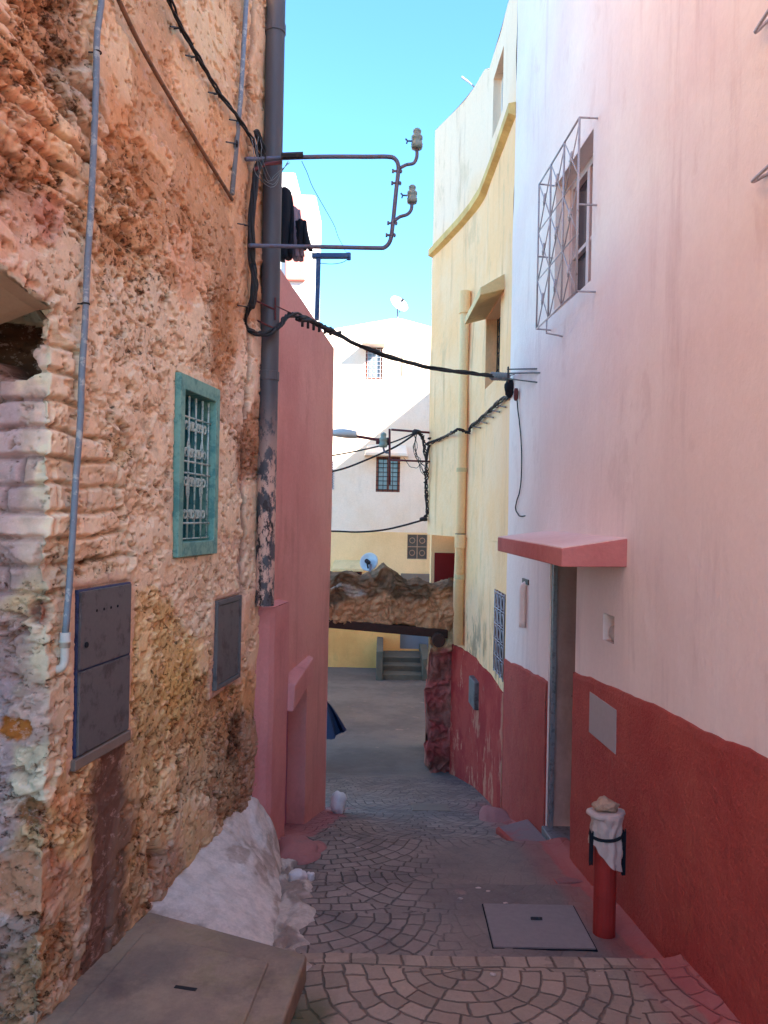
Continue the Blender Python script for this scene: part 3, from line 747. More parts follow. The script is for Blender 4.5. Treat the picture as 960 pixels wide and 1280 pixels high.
# meter cabinets
def cabinet(name, rc, label, two):
    a0, a1, h0, h1 = rc; t = thing(name, ow((a0+a1)/2, h0, .0), label, 'meter cabinet')
    mb = MB(); mb.fbox(ow, a0, a1, h0, h1, -.05, .006); mb.build('cabinet_body', 'meterblue' if two else 'meter', t, .002)
    hm = h0+(h1-h0)*.515
    if two:
        for (q0, q1) in ((h0+.006, hm-.004), (hm+.004, h1-.006)):
            mb = MB(); mb.fbox(ow, a0+.006, a1-.012, q0, q1, .004, .016); d = mb.build('door', 'meter', t, .003)
            if q1 > hm+.1:
                mb = MB()
                for k in range(4): m3 = MB(); m3.tube([ow(a0+.12+k*.055, q1-.085, .014), ow(a0+.12+k*.055, q1-.085, .0175)], .006, 8); m3.build('vent_hole', 'clothblack', d)
                mb.tube([ow(a0+.045, q1-.21, .012), ow(a0+.045, q1-.21, .022)], .011, 10)
                mb.build('lock', 'clothblack', d)
        mb = MB(); mb.fbox(ow, a0-.02, a1+.0, h0-.045, h0-.002, -.03, .02); mb.build('mortar_sill', 'concrete', t, .004)
    else:
        mb = MB()
        mb.fbox(ow, a0+.025, a1-.025, h0+.03, h1-.03, .004, .012); mb.build('door', 'meter', t, .003)
        mb = MB()
        for q in ((a0+.0, a0+.022, h0, h1), (a1-.022, a1, h0, h1), (a0+.022, a1-.022, h0, h0+.026), (a0+.022, a1-.022, h1-.026, h1)): mb.fbox(ow, q[0], q[1], q[2], q[3], .004, .018)
        mb.build('frame', 'meter', t, .003)
cabinet('meter_cabinet', MB1, 'large slate grey two door meter cabinet with four small vent holes, on the stone wall', True)
cabinet('meter_cabinet', MB2, 'small slate grey single door cabinet on the stone wall below the teal window', False)

# pipes on the stone wall
def wp(px, py, o=.03):
    Y, h = onw(OW, px, py); return ow(Y, h, o)
t = thing('conduit_pipe', wp(70, 800), 'thin pale grey conduit running down the stone wall left of the big meter cabinet', 'pipe')
mb = MB(); mb.tube(wob(cr([wp(119, -40), wp(113, 60), wp(106, 220), wp(98, 380), wp(90, 520), wp(80, 680), wp(72, 792)], 6), .004, 3), .0125, 10); mb.build('pipe', 'pipegrey', t, smooth=True)
mb = MB(); p = wp(72, 792); mb.lathe(p-Vector((0, 0, .05)), (0, 0, 1), [(.019, 0), (.019, .018), (.022, .019), (.022, .026), (.019, .028), (.019, .055)], 12)
mb.tube(cr([p-Vector((0, 0, .05)), p-Vector((0, 0, .10)), p-Vector((.01, .01, .125)), p-Vector((.05, .01, .13))], 5), .016, 10); mb.build('elbow', 'pipewhite', t, smooth=True)
mb = MB()
for q in ((113, 66), (98, 380)):
    mb = MB(); c = wp(*q); mb.tube([c+Vector((.0135*math.cos(a), .0135*math.sin(a), 0)) for a in [k*math.pi/6 for k in range(12)]], .0035, 5, closed=True); mb.tube([c, c-Vector((.05, 0, 0))], .003, 5); mb.build('pipe_clip', 'irondark', t)
mb = MB(); mb.tube(cr([wp(128, -24), wp(170, 62), wp(225, 155), wp(284, 250)], 4), .0105, 10)
tag(mb.build('conduit_pipe', 'pipebrown', smooth=True), 'brown painted pipe running diagonally across the top of the stone wall', 'pipe')
mb = MB(); mb.tube([wp(304, -20, .025), wp(296, 120, .025), wp(285, 243, .025)], .014, 10)
tag(mb.build('conduit_pipe', 'pipegrey', smooth=True), 'short grey upright pipe high on the stone wall next to the cable bundle', 'pipe')
# drainpipe
t = thing('drainpipe', (-.775, 5.05, -.59), 'thick dark drainpipe with peeling paint at the far corner of the stone house', 'drainpipe')
mb = MB(); g = []; x0, y0 = -.775, 5.05
zs = np.arange(-.588, 4.4, .03)
for k in range(20):
    a = 2*math.pi*k/20; g.append([Vector((x0+.0625*math.cos(a), y0+.0625*math.sin(a), z)) for z in zs])
mb.grid(g, 20, len(zs), True); mb.build('pipe', 'drain', t, smooth=True)
for z in (.92, 3.2):
    mb = MB(); mb.lathe((x0, y0, z), (0, 0, 1), [(.063, -.03), (.068, -.028), (.068, .028), (.063, .03)], 20); mb.build('pipe_joint', 'drain', t)

# ------------------------------------------------------------------ cables on the left
def bundle(path, rad, n, seed, name='strand', mat='cable', tw=.9, spread=.012, sub=5):
    out = []; c = cr(path, sub)
    for k in range(n):
        q = []
        for i, p in enumerate(c):
            a = tw*i+2*math.pi*k/n
            q.append(p+Vector((math.cos(a)*spread, math.sin(a)*spread*.6, math.sin(a)*spread)))
        out.append(wob(q, spread*.5, seed+k))
    return out
def wall_cable():
    t = thing('cable_bundle', wp(305, 400), 'thick black cable bundle clipped down the stone wall beside the drainpipe', 'cable')
    mb = MB()
    for q in bundle([wp(190, -20, .05), wp(212, 30, .05), wp(236, 72, .05), wp(262, 115, .05), wp(288, 148, .05), wp(306, 180, .06), wp(313, 205, .06)], .006, 3, 1, spread=.008): mb.tube(q, .006, 6)
    for q in bundle([wp(309, 165, .06), wp(316, 195, .07), wp(309, 215, .06), wp(304, 262, .06), wp(303, 320, .06), wp(307, 355, .06), wp(303, 385, .06)], .01, 4, 5, spread=.011, tw=.5): mb.tube(q, .012, 7)
    mb.build('cable', 'cable', t, smooth=True)
    mb = MB()
    for (a, b) in ((216, 36), (236, 72), (265, 118), (292, 152), (288, 180), (303, 282), (303, 384)):
        mb = MB(); c = wp(a, b, .04); mb.tube([wp(a, b, 0), c, wp(a-16, b-2, .05)], .004, 5)
        mb.tube([c+Vector((.0, .018*math.cos(k*math.pi/5), .018*math.sin(k*math.pi/5))) for k in range(10)], .004, 5, closed=True); mb.build('cable_clip', 'irondark', t)
    mb = MB(); random.seed(3)
    for k in range(4):
        mb.tube(wob(cr([wp(302+3*k, 172, .07), wp(298+4*k, 195, .09), wp(303+5*k, 222, .10), wp(318, 235-4*k, .12), Vector(P(352+3*k, 215-4*k, 4.9)), Vector(P(360, 203, 4.9))], 5), .008, k), .0022, 5)
    mb.build('loose_wire', 'cableg', t, smooth=True)
wall_cable()
# span across the alley
def span():
    t = thing('overhead_cable', P(480, 450, 5.8), 'heavy twisted black cable slung across the alley from the drainpipe to the pink wall', 'cable')
    path = [wp(303, 330, .07), wp(302, 372, .07), P(305, 403, 4.78), P(318, 416, 4.83), P(335, 416, 4.9), P(348, 409, 5.0), P(358, 397, 5.1), P(370, 394, 5.2), P(400, 406, 5.45), P(440, 428, 5.75), P(490, 447, 6.05), P(540, 460, 6.4), P(590, 467, 6.75), P(622, 470, 7.0)]
    mb = MB()
    for q in bundle(path, .01, 4, 31, spread=.0125, tw=.75): mb.tube(q, .0085, 7)
    mb.build('cable', 'cable', t, smooth=True)
    mb = MB()
    for q in bundle([P(372, 398, 5.2), P(390, 401, 5.35), P(408, 411, 5.5), P(425, 417, 5.65)], .01, 2, 41, spread=.012): mb.tube(q, .012, 7)
    for k in range(6):
        c = P(378+7*k, 408+2.2*k, 5.25+.06*k); mb.tube([c+Vector((0, 0, .06)), c-Vector((0, 0, .002))], .010, 7)
    mb.build('splice_block', 'irondark', t, smooth=True)
    mb = MB(); prev = P(614, 470, 6.95); end = P(634, 471, 7.1)
    pts = [prev.lerp(end, k/20) for k in range(21)]; mb.tube(pts, [.028+.006*(k % 3) for k in range(21)], 10)
    mb.build('cable_sleeve', 'cableg', t, smooth=True)
    mb = MB(); mb.tube([P(632, 470, 7.1), P(650, 467, 7.0), rw(onw(RW, 652, 467)[0], onw(RW, 652, 467)[1], .02)], .004, 6); mb.build('anchor_rod', 'ironred', t); mb = MB()
    mb.tube([wp(318, 375, .0), P(344, 387, 5.0)], .006, 6); mb.build('anchor_rod', 'ironred', t); mb = MB()
    mb.tube([wp(318, 399, .0), P(344, 411, 5.0)], .006, 6); mb.build('anchor_rod', 'ironred', t); mb = MB()
    mb.tube([P(344, 372, 4.98), P(344, 400, 5.0)], .006, 6); mb.build('anchor_rod', 'ironred', t); mb = MB(); mb.tube([P(344, 382, 5.0), P(372, 395, 5.2)], .004, 5)
    mb.build('anchor_rod', 'ironred', t)
span()
# ------------------------------------------------------------------ insulator bracket on the stone wall
def insulator(parent, base, s=1.0):
    i = thing_child('insulator', parent)
    mb = MB(); k = s
    mb.lathe(base, (0, 0, 1), [(.012*k, 0), (.03*k, 0), (.034*k, .012*k), (.034*k, .03*k), (.03*k, .034*k), (.03*k, .05*k), (.033*k, .055*k), (.033*k, .07*k), (.026*k, .076*k), (.02*k, .085*k), (.024*k, .095*k), (.024*k, .105*k), (.015*k, .115*k), (.004*k, .12*k)], 14)
    mb.build('porcelain', 'ceramic', i, smooth=True)
    return i
def bracket():
    Yb = 4.9
    t = thing('insulator_bracket', P(310, 307, Yb), 'grey pipe bracket with two porcelain insulators reaching out over the alley', 'bracket')
    path = [P(308, 199, 4.62), P(340, 198, Yb), P(400, 196, Yb), P(460, 196, Yb), P(485, 196, Yb), P(494, 199, Yb), P(498, 210, Yb), P(495, 240, Yb), P(491, 280, Yb), P(488, 300, Yb), P(481, 309, Yb), P(470, 310, Yb), P(420, 309, Yb), P(360, 308, Yb), P(312, 307, 4.62)]
    mb = MB(); mb.tube(cr(path, 5), .0135, 10); mb.build('pipe_arm', 'iron', t, smooth=True)
    mb = MB(); a, b = P(352, 197, Yb), P(379, 196, Yb); mb.tube([a+Vector((0, -.004, .008)), b+Vector((0, -.004, .008))], .022, 8); mb.build('arm_sleeve', 'irondark', t)
    mb = MB(); mb.tube([P(318, 212, 4.72), P(332, 205, 4.85), P(352, 203, Yb)], .012, 8); mb.build('arm_stay', 'ironred', t, smooth=True)
    for (q, hk, s) in (((521, 186), [(500, 210), (508, 206), (517, 204), (521, 196), (521, 186)], 1.0), ((515, 254), [(493, 276), (500, 271), (509, 268), (514, 262), (515, 252)], .9)):
        mb = MB(); mb.tube(cr([P(a, b, Yb) for a, b in hk], 5), .011, 8); mb.build('hook', 'iron', t, smooth=True)
        i = insulator(t, P(q[0], q[1], Yb), s*1.1)
        mb = MB(); c = P(q[0], q[1]-10, Yb); mb.tube(wob([c+Vector((-.03, 0, 0)), c+Vector((-.06, 0, .0)), c+Vector((-.075, 0, .012))], .004, 3), .006, 5); mb.tube([c+Vector((-.06, 0, .0)), c+Vector((-.065, 0, -.02))], .005, 5); mb.build('tie_wire', 'ironblue', i)
    for (a, b) in ((497, 214), (496, 229), (491, 279), (489, 294)):
        mb = MB(); c = P(a, b, Yb); mb.tube([c-Vector((.035, 0, 0)), c+Vector((.03, 0, 0))], .0075, 6); mb.tube([c-Vector((.036, 0, 0)), c-Vector((.024, 0, 0))], .013, 6); mb.tube([c+Vector((.016, 0, 0)), c+Vector((.026, 0, 0))], .013, 6)
        mb.build('bolt', 'iron', t)
    mb = MB(); mb.tube(wob(cr([P(378, 202, Yb), P(392, 236, 5.1), P(412, 272, 5.6), P(428, 305, 6.4), P(434, 316, 7.0)], 6), .006, 5), .0022, 5)
    tag(mb.build('thin_wire', 'cable', smooth=True), 'thin loose wire drooping from the insulator bracket to the blue post', 'wire')
bracket()

# ------------------------------------------------------------------ left rose-pink house
def pink_house_left():
    t = thing('pink_house', pw(6.2, -2.7), 'rose pink house with a sloping wall top beyond the stone house', 'house')
    YE = 7.30; top = lambda Y: 1.80-(Y-5.15)*.09
    nich = (5.64, 6.50, -2.75, -1.36, .16)
    mb = MB()
    def pos(Y, h, o=0.0):
        # the whole top row follows the sloping parapet
        z = -3.0+(h+3.0)*((top(Y)+3.0)/(1.9+3.0)) if h > -1.3 else h
        k = sst(-1.3, 1.9, h); z = h+(top(Y)-1.9)*float(k)
        return pw(Y, z, o)
    wall_grid(mb, pos, 5.12, YE, -3.0, 1.9, [nich], .09, und=.010, seed=3)
    # end face turning away from the alley, back and top
    e0 = lambda h: pos(YE, h)
    for k in range(24):
        h0, h1 = -3.0+4.9*k/24, -3.0+4.9*(k+1)/24
        mb.poly([e0(h0), e0(h0)+Vector((-3.2, .6, 0)), e0(h1)+Vector((-3.2, .6, 0)), e0(h1)])
    p = [pos(Y, 1.9) for Y in np.linspace(5.12, YE, 8)]
    for a, b in zip(p, p[1:]):
        mb.poly([a, b, b+Vector((-.22, 0, 0)), a+Vector((-.22, 0, 0))]); mb.poly([a+Vector((-.22, 0, 0)), b+Vector((-.22, 0, 0)), b+Vector((-.22, 0, -.5)), a+Vector((-.22, 0, -.5))])
    mb.build('wall', 'lpink', t)
    mb = MB(); mb.poly([pos(5.12, 1.4)+Vector((-.2, 0, 0)), pos(YE, 1.4)+Vector((-.2, 0, 0)), pos(YE, 1.4)+Vector((-3.2, .6, 0)), pos(5.12, 1.4)+Vector((-3.2, 0, 0))]); mb.build('roof', 'concrete', t)
    mb = MB(); mb.fbox(pw, nich[0], nich[1], nich[2], nich[3], -.17, -.158); mb.build('niche_back', 'plum', t)
    # protruding lower render
    mb = MB(); wall_grid(mb, lambda Y, h, o=0: pw(Y, h, o+.075*float(sst(5.05, 5.24, Y))), 5.06, 5.60, -2.8, -.62, (), .06, und=.012, seed=9)
    q = lambda Y, h, o: pw(Y, h, o)
    mb.poly([q(5.06, -.62, .0), q(5.24, -.62, .075), q(5.6, -.62, .075), q(5.6, -.60, -.01), q(5.06, -.60, -.01)])
    mb.poly([q(5.6, -2.8, .075), q(5.6, -2.8, -.16), q(5.6, -.62, -.16), q(5.6, -.62, .075)])
    mb.build('buttress', 'lpink2', t)
    # little ledge above the niche
    mb = MB(); a0, a1 = 5.60, 6.52
    mb.box8([pw(a0, -1.42, .0), pw(a1, -1.36, 0), pw(a1, -1.36, .05), pw(a0, -1.42, .13), pw(a0, -1.20, .0), pw(a1, -1.17, 0), pw(a1, -1.19, .05), pw(a0, -1.22, .14)])
    mb.build('ledge', 'lpink2', t, .012)
    return t
pink_house_left()

# mounds ----------------------------------------------------------------
def mound(name, line, Y0, Y1, crest, toe, seed, mat, label, cat, bulge=.25, nY=90, nj=60, amp=.02, c=((226, 208, 196), (188, 166, 152))):
    pos = wpos(line, 1); Ys = np.linspace(Y0, Y1, nY); us = np.linspace(0, 1, nj)
    YY, U = np.meshgrid(Ys, us, indexing='ij')
    cz = np.interp(Ys, [p[0] for p in crest], [p[1] for p in crest]); tw = np.interp(Ys, [p[0] for p in toe], [p[1] for p in toe])
    gzz = np.interp(Ys, gy, gz)
    o = -.08+(tw[:, None]+.08)*U; hh = (cz-gzz)[:, None]
    z = gzz[:, None]-.02+(hh+.02)*((1-U)*(1-bulge)+bulge*np.sqrt(np.clip(1-U**2, 0, 1)))
    N = fbm(YY*3.2, U*2.2, None, seed, 4); N2 = fbm(YY*14, U*7, None, seed+9, 3)
    fade = np.minimum(1, (1-U)*5)
    o = o+amp*1.5*N*np.clip((U-.1)*3, 0, 1); z = z+(amp*N+amp*.35*N2)*fade
    x = line[0]+line[1]*YY+o; y = YY-line[1]*o
    mb = MB(); mb.v = [Vector(q) for q in np.stack([x, y, z], -1).reshape(-1, 3).tolist()]
    for i in range(nY-1):
        for j in range(nj-1): k = i*nj+j; mb.f.append((k, k+1, k+nj+1, k+nj))
    base = np.array(lin(c[0])); b2 = np.array(lin(c[1])); k = sst(.15, .7, fbm(YY*5, U*5, None, seed+3, 6, .6)+.5*(U-.5))[..., None]
    mb.col = (base*(1-k)+b2*k).reshape(-1, 3)
    return tag(mb.build(name, mat, smooth=True), label, cat)
mound('cement_mound', OW, 3.42, 5.18, [(3.42, -1.90), (3.6, -1.87), (3.9, -1.83), (4.4, -1.80), (4.85, -1.78), (5.1, -1.72), (5.18, -1.70)], [(3.42, .66), (3.9, .56), (4.3, .47), (4.7, .33), (5.0, .22), (5.18, .15)],
      3, 'cement', 'whitewashed sloping cement mound against the foot of the stone wall behind the slab', 'cement mound', .35, 130, 70, .013)
# ragged mortar strip beside the mound
mb = MB(); ny, nx = 110, 26
Ys = np.linspace(3.3, 5.0, ny); us = np.linspace(0, 1, nx); YY, U = np.meshgrid(Ys, us, indexing='ij')
x0 = OW[0]+OW[1]*YY+np.interp(YY, [3.3, 3.9, 4.3, 5.0], [.62, .50, .42, .2]); ww = .20+.06*fbm(YY*9, YY*0, None, 5, 4)-.03*(YY-3.3)
X = x0+ww*U; Z = np.interp(YY, gy, gz)+.045*(1-U**6)*(.7+.5*fbm(YY*8, U*3, None, 8, 4))-.012
mb.v = [Vector(q) for q in np.stack([X, YY, Z], -1).reshape(-1, 3).tolist()]
for i in range(ny-1):
    for j in range(nx-1): k = i*nx+j; mb.f.append((k, k+1, k+nx+1, k+nx))
kk = sst(-.2, .5, fbm(YY*5, U*2, None, 13, 4))[..., None]; mb.col = (np.array(lin((206, 186, 172)))*(1-kk)+kk*np.array(lin((160, 138, 126)))).reshape(-1, 3)
tag(mb.build('mortar_strip', 'cement', smooth=True), 'ragged low strip of broken pale mortar along the edge of the paving', 'kerb')
mb = MB(); c = P(378, 1078, 5.15); mb.rock((c.x-.03, 5.22, gh(5.2)-.02), (.17, .26, .075), 4, 4, .22); o = mb.build('painted_lump', 'spill', smooth=True)
tag(o, 'rounded rose painted mortar lump at the foot of the pink wall', 'mortar lump')
mb = MB(); c = P(421, 992, 7.05); mb.rock((c.x+.01, 7.12, gh(7.1)+.08), (.075, .09, .12), 8, 3, .25); tag(mb.build('white_stone', 'white', smooth=True), 'whitewashed stone standing at the far corner of the rose pink wall', 'stone')
mb = MB(); c = P(371, 1102, 4.65); mb.rock((c.x, 4.68, gh(4.68)+.03), (.055, .05, .05), 18, 3, .3); mb.rock((c.x+.07, 4.74, gh(4.7)+.01), (.03, .03, .03), 28, 3, .3); tag(mb.build('mortar_crumb', 'white', smooth=True), 'small white mortar lump between the white mound and the rose lump', 'mortar lump')

# ------------------------------------------------------------------ concrete platform bottom left
def platform():
    zt = -1.85; t = thing('concrete_platform', (-.8, 2.9, -2.1), 'raised concrete slab with a slotted lift-out lid at bottom left against the stone wall', 'concrete slab')
    co = [(-1.34, 1.9), (-.40, 1.9), (-.335, 2.6), (-.288, 3.25), (-.62, 3.36), (-1.06, 3.56), (-1.13, 3.4)]
    co = [(-1.40, 1.9), (-.43, 1.9), (-.36, 2.55), (-.290, 3.25), (-1.06, 3.58), (-1.15, 3.3)]
    mb = MB(); n = len(co)
    for z in (-2.25, zt): mb.v += [Vector((x, y, z)) for x, y in co]
    mb.f.append(tuple(range(n))[::-1]); mb.f.append(tuple(range(n, 2*n)))
    for i in range(n): j = (i+1) % n; mb.f.append((i, j, n+j, n+i))
    mb.build('slab', 'slabc', t, .012)
    # mortar frame round the lid
    lid = [(-1.20, 2.2), (-.52, 2.2), (-.44, 3.17), (-1.02, 3.38)]
    mb = MB(); z = zt+.012
    for z_ in (zt-.005, z): mb.v += [Vector((x, y, z_)) for x, y in lid]
    mb.f += [(3, 2, 1, 0), (4, 5, 6, 7)]+[(i, (i+1) % 4, 4+(i+1) % 4, 4+i) for i in range(4)]
    l = mb.build('lid', 'slabc', t, .008)
    mb = MB(); c = Vector((-.735, 2.98, z+.002)); d = Vector((.98, -.2, 0)).normalized(); e = Vector((.2, .98, 0))*.009
    mb.box8([c-d*.045-e-Vector((0, 0, .004)), c+d*.045-e-Vector((0, 0, .004)), c+d*.045+e-Vector((0, 0, .004)), c-d*.045+e-Vector((0, 0, .004)), c-d*.045-e, c+d*.045-e, c+d*.045+e, c-d*.045+e]); mb.build('lid_slot', 'irondark', l)
    # earth-stained side lip
    return t
def mat_slab():
    m = Mat('stained_slab', .85, 0, .3)
    k = m.mix(esst(.35, .65, m.noise(2.3, 7, .65)), lin((168, 140, 116)), lin((134, 112, 98)))
    k = m.mix(esst(.5, .66, m.noise(5, 7, .7, (1, 1, 1), 7))*.5, k, lin((150, 128, 96)))
    k = m.mix(esst(.52, .7, m.noise(1.7, 6, .7, (1, 1, 1), 17))*.5, k, lin((88, 68, 66)))
    m.col(m.val(k, .8+.4*m.noise(45, 6, .75))); m.bump(m.noise(35, 7, .7), .6, .008); return m.m
M['slabc'] = mat_slab()
platform()

# ------------------------------------------------------------------ right pink house
GR = (4.865, 5.84, 1.46, 2.56)       # cage
WN = (4.95, 5.80, 1.56, 2.54)        # window opening
DOOR = (5.12, 5.76, -2.30, -.235)
PANEL = (onw(RW, 774, 905)[0], onw(RW, 740, 895)[0], -1.30, -1.05)
NCH = (onw(RW, 768, 775)[0], onw(RW, 754, 775)[0], -.70, -.54)
def house_right():
    t = thing('pink_house', rw(4, -2.3), 'tall pale pink house with a deep red roughcast base on the right', 'house')
    rtop = 5.25
    dt = lambda Y: float(np.interp(Y, [2.0, 2.61, 4.71, 5.12, 5.76, 7.2], [-.80, -.843, -.967, -1.0, -1.20, -1.30]))
    SLOT = (onw(RW, 660, 790)[0], onw(RW, 651, 790)[0], -.90, -.52)
    WN2 = (1.7, 2.5, 1.3, 2.0)
    holes = [(*WN, .16), (*DOOR, .22), (*NCH, .07), (*WN2, .16)]
    mb = MB(); wall_grid(mb, rw, -5.5, 7.22, -3.0, rtop, holes, .11, und=.009, seed=21)
    # rear return and roof mass
    mb.poly([rw(7.22, -3), (5, 7.22, -3), (5, 7.22, rtop), rw(7.22, rtop)]); mb.poly([rw(-5.5, -3), (5, -5.5, -3), (5, -5.5, rtop), rw(-5.5, rtop)])
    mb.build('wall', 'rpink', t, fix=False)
    mb = MB(); mb.poly([rw(-5.5, rtop), rw(7.22, rtop), (5, 7.22, rtop), (5, -5.5, rtop)]); mb.build('roof', 'concrete', t)
    # roughcast base, standing slightly proud
    mb = MB()
    def seg(Y0, Y1, hole=()):
        n = max(2, int((Y1-Y0)/.06)); Ys = cuts(Y0, Y1, .06, [x for h in hole for x in h[:2]])
        hs0 = [x for h in hole for x in h[2:4]]
        g = []; base = len(mb.v); H = None; rows = []
        for i, Y in enumerate(Ys):
            edge = dt(Y)+.010*float(fbm(np.array([Y*5]), np.array([0.]), None, 3, 4)[0])
            hs = cuts(-3.0, -1.35, .06, hs0)+list(np.linspace(-1.35, min(edge, -.5), 14)[1:]) if True else 0
            if hole: hs = cuts(-3.0, -1.55, .1, [])+cuts(-1.30, -1.05, .06, [])[0:]+[] if False else hs
            rows.append(hs)
        nh = len(rows[0])
        for i, Y in enumerate(Ys):
            nn = fbm(np.full(nh, Y*9), np.array(rows[i])*9, None, 15, 3)*.003
            for j, h in enumerate(rows[i]): mb.v.append(rw(Y, h, .014+float(nn[j])-(.008 if j == nh-1 else 0)))
            mb.v.append(rw(Y, rows[i][-1]+.004, -.004))
        nh += 1
        for i in range(len(Ys)-1):
            for j in range(nh-1): k = base+i*nh+j; mb.f.append((k, k+nh, k+nh+1, k+1))
        for Y, ii in ((Y0, 0), (Y1, len(Ys)-1)):
            mb.poly([rw(Y, -3, .014), rw(Y, rows[ii][-1], .012), rw(Y, rows[ii][-1], -.03), rw(Y, -3, -.03)])
    seg(-5.5, DOOR[0]-.002); seg(DOOR[1]+.002, 7.22)
    mb.build('roughcast_base', 'dado', t, fix=False)
    # recessed panel
    a0, a1, h0, h1 = PANEL
    mb = MB(); mb.fbox(rw, a0, a1, h0, h1, 0, .019); mb.build('meter_panel', 'plate', t, .003)
    # small niche with stone and switch
    mb = MB(); mb.fbox(rw, NCH[0], NCH[1], NCH[2], NCH[3], -.08, -.068); nb = mb.build('niche_back', 'stonetan', t)
    mb = MB(); c = rw((NCH[0]+NCH[1])/2+.01, NCH[2]+.05, -.04); mb.rock(c, (.03, .05, .045), 5, 3, .3); mb.build('niche_stone', 'cloth', t, smooth=True)
    # vertical slot with pipe
    a0, a1, h0, h1 = SLOT; mb = MB(); c = (a0+a1)/2
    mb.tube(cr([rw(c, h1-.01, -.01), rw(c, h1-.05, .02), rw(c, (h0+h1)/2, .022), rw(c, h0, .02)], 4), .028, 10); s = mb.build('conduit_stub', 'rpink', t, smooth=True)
    mb = MB(); mb.fbox(rw, a0+.02, a1-.02, h1-.015, h1+.03, -.02, .004); mb.build('slot', 'irondark', t, .004)
    # window in the wall behind the cage
    w = thing_child('window', t); a0, a1, h0, h1 = WN
    mb = MB(); o0, o1 = -.155, -.11; f = .06
    for q in ((a0, a0+f, h0, h1), (a1-f, a1, h0, h1), (a0+f, a1-f, h0, h0+f), (a0+f, a1-f, h1-f, h1), ((a0+a1)/2-.03, (a0+a1)/2+.03, h0+f, h1-f)): mb.fbox(rw, *q, o0, o1)
    for s in (a0+f, (a0+a1)/2+.03):
        e = s+(a1-a0)/2-f-.03; mb.fbox(rw, s, e, h0+.40, h0+.43, o0, o1-.01)
    mb.build('frame', 'woodpink', w, .003)
    mb = MB(); mb.fbox(rw, a0, a1, h0, h1, -.162, -.157); mb.build('pane', 'glass', w)
    w = thing_child('window', t); a0, a1, h0, h1 = WN2; mb = MB()
    for q in ((a0, a0+f, h0, h1), (a1-f, a1, h0, h1), (a0+f, a1-f, h0, h0+f), (a0+f, a1-f, h1-f, h1)): mb.fbox(rw, *q, o0, o1)
    mb.build('frame', 'woodpink', w, .003)
    mb = MB(); mb.fbox(rw, a0, a1, h0, h1, -.162, -.157); mb.build('pane', 'glass', w)
    # cage
    def cage(a0, a1, h0, h1, o, n, m, label_only=None):
        c = thing_child('security_grille', t)
        T = lambda a, h, oo=o: rw(a, h, oo); A = [a0+(a1-a0)*k/n for k in range(n+1)]; Hh = [h0+(h1-h0)*k/m for k in range(m+1)]
        mb = MB(); r = .007
        for a in A: mb.tube([T(a, h0), T(a, h1)], r, 6)
        for h in (h0, h1): mb.tube([T(a0, h), T(a1, h)], r, 6)
        for a in (a0, a1):
            for h in ((h0, h1, (h0+h1)/2)): mb.tube(cr([T(a, h), T(a-.0, h, o*.7), rw(a+(.0 if a == a0 else .02), h, -.01)], 3), r*.9, 6)
        mb.tube([T((a0+a1)/2+.2, h0), T((a0+a1)/2+.2, h0-.10), rw((a0+a1)/2+.2, h0-.12, 0)], r*.9, 6)
        mb.build('bar', 'grillew', c, smooth=True)
        mb = MB()
        for i in range(n):
            for j in range(m):
                x0, x1, y0, y1 = A[i], A[i+1], Hh[j], Hh[j+1]
                cxm, cym = (x0+x1)/2, (y0+y1)/2
                mb.tube([T(x0, y0), T(cxm, cym), T(x1, y1)], .0045, 5); mb.tube([T(x1, y0, o-.006), T(cxm, cym, o-.006), T(x0, y1, o-.006)], .0045, 5)
                for k in range(4):
                    an = math.pi/4*k; d1, d2 = math.cos(an)*.045, math.sin(an)*.045
                    mb.tube([T(cxm-d1, cym-d2), T(cxm+d1, cym+d2)], .004, 5)
                mb.tube([T(cxm, cym-.03), T(cxm, cym+.03)], .011, 6)
            mb.tube([T(A[i], (h0+h1)/2+.0), T(A[i+1], (h0+h1)/2+.0)], .004, 5) if False else None
        for h in Hh[1:-1]: mb.tube([T(a0, h), T(a1, h)], .0045, 5)
        mb.build('ornament', 'grillew', c, smooth=True)
    cage(*GR, .12, 3, 3)
    cage(1.62, 2.60, 1.24, 2.06, .10, 3, 3)
    for py0, py1, pm in ((22, 44, 40), (215, 233, 227)):
        mb = MB(); Y, h = onw(RW, 962, py0); Y2, h2 = onw(RW, 962, py1)
        mb.tube(cr([rw(Y, h, -.005), rw(2.93, ray(945, pm)[1]*2.93, .045), rw(2.62, h2-.0, .10)], 4), .007, 7); mb.build('grille_arm', 'grillew', t, smooth=True)
    # canopy over the door
    mb = MB(); cn = thing_child('canopy', t)
    Yn, Yf, pj = 4.23, 5.92, .37
    mb.box8([rw(Yn, -.243, -.01), rw(Yf, -.235, -.01), rw(Yf, -.232, pj), rw(Yn, -.247, pj), rw(Yn, -.083, -.01), rw(Yf, -.075, -.01), rw(Yf, -.128, pj), rw(Yn, -.146, pj)])
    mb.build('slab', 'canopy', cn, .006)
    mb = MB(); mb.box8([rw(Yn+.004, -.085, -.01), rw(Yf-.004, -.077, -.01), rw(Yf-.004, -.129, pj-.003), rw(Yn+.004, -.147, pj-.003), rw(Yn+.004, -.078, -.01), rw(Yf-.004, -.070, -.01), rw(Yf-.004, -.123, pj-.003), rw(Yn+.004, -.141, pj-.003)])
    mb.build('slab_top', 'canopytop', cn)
    # door: metal frame, leaf with flaking foot, threshold
    d = thing_child('door', t); a0, a1, h0, h1 = DOOR
    mb = MB()
    mb.fbox(rw, a1-.05, a1, h0, h1, -.045, -.012); mb.fbox(rw, a0, a0+.03, h0, h1, -.2, -.15); mb.fbox(rw, a0+.03, a1-.05, h1-.04, h1, -.2, -.15)
    mb.build('frame', 'doorframe', d, .003)
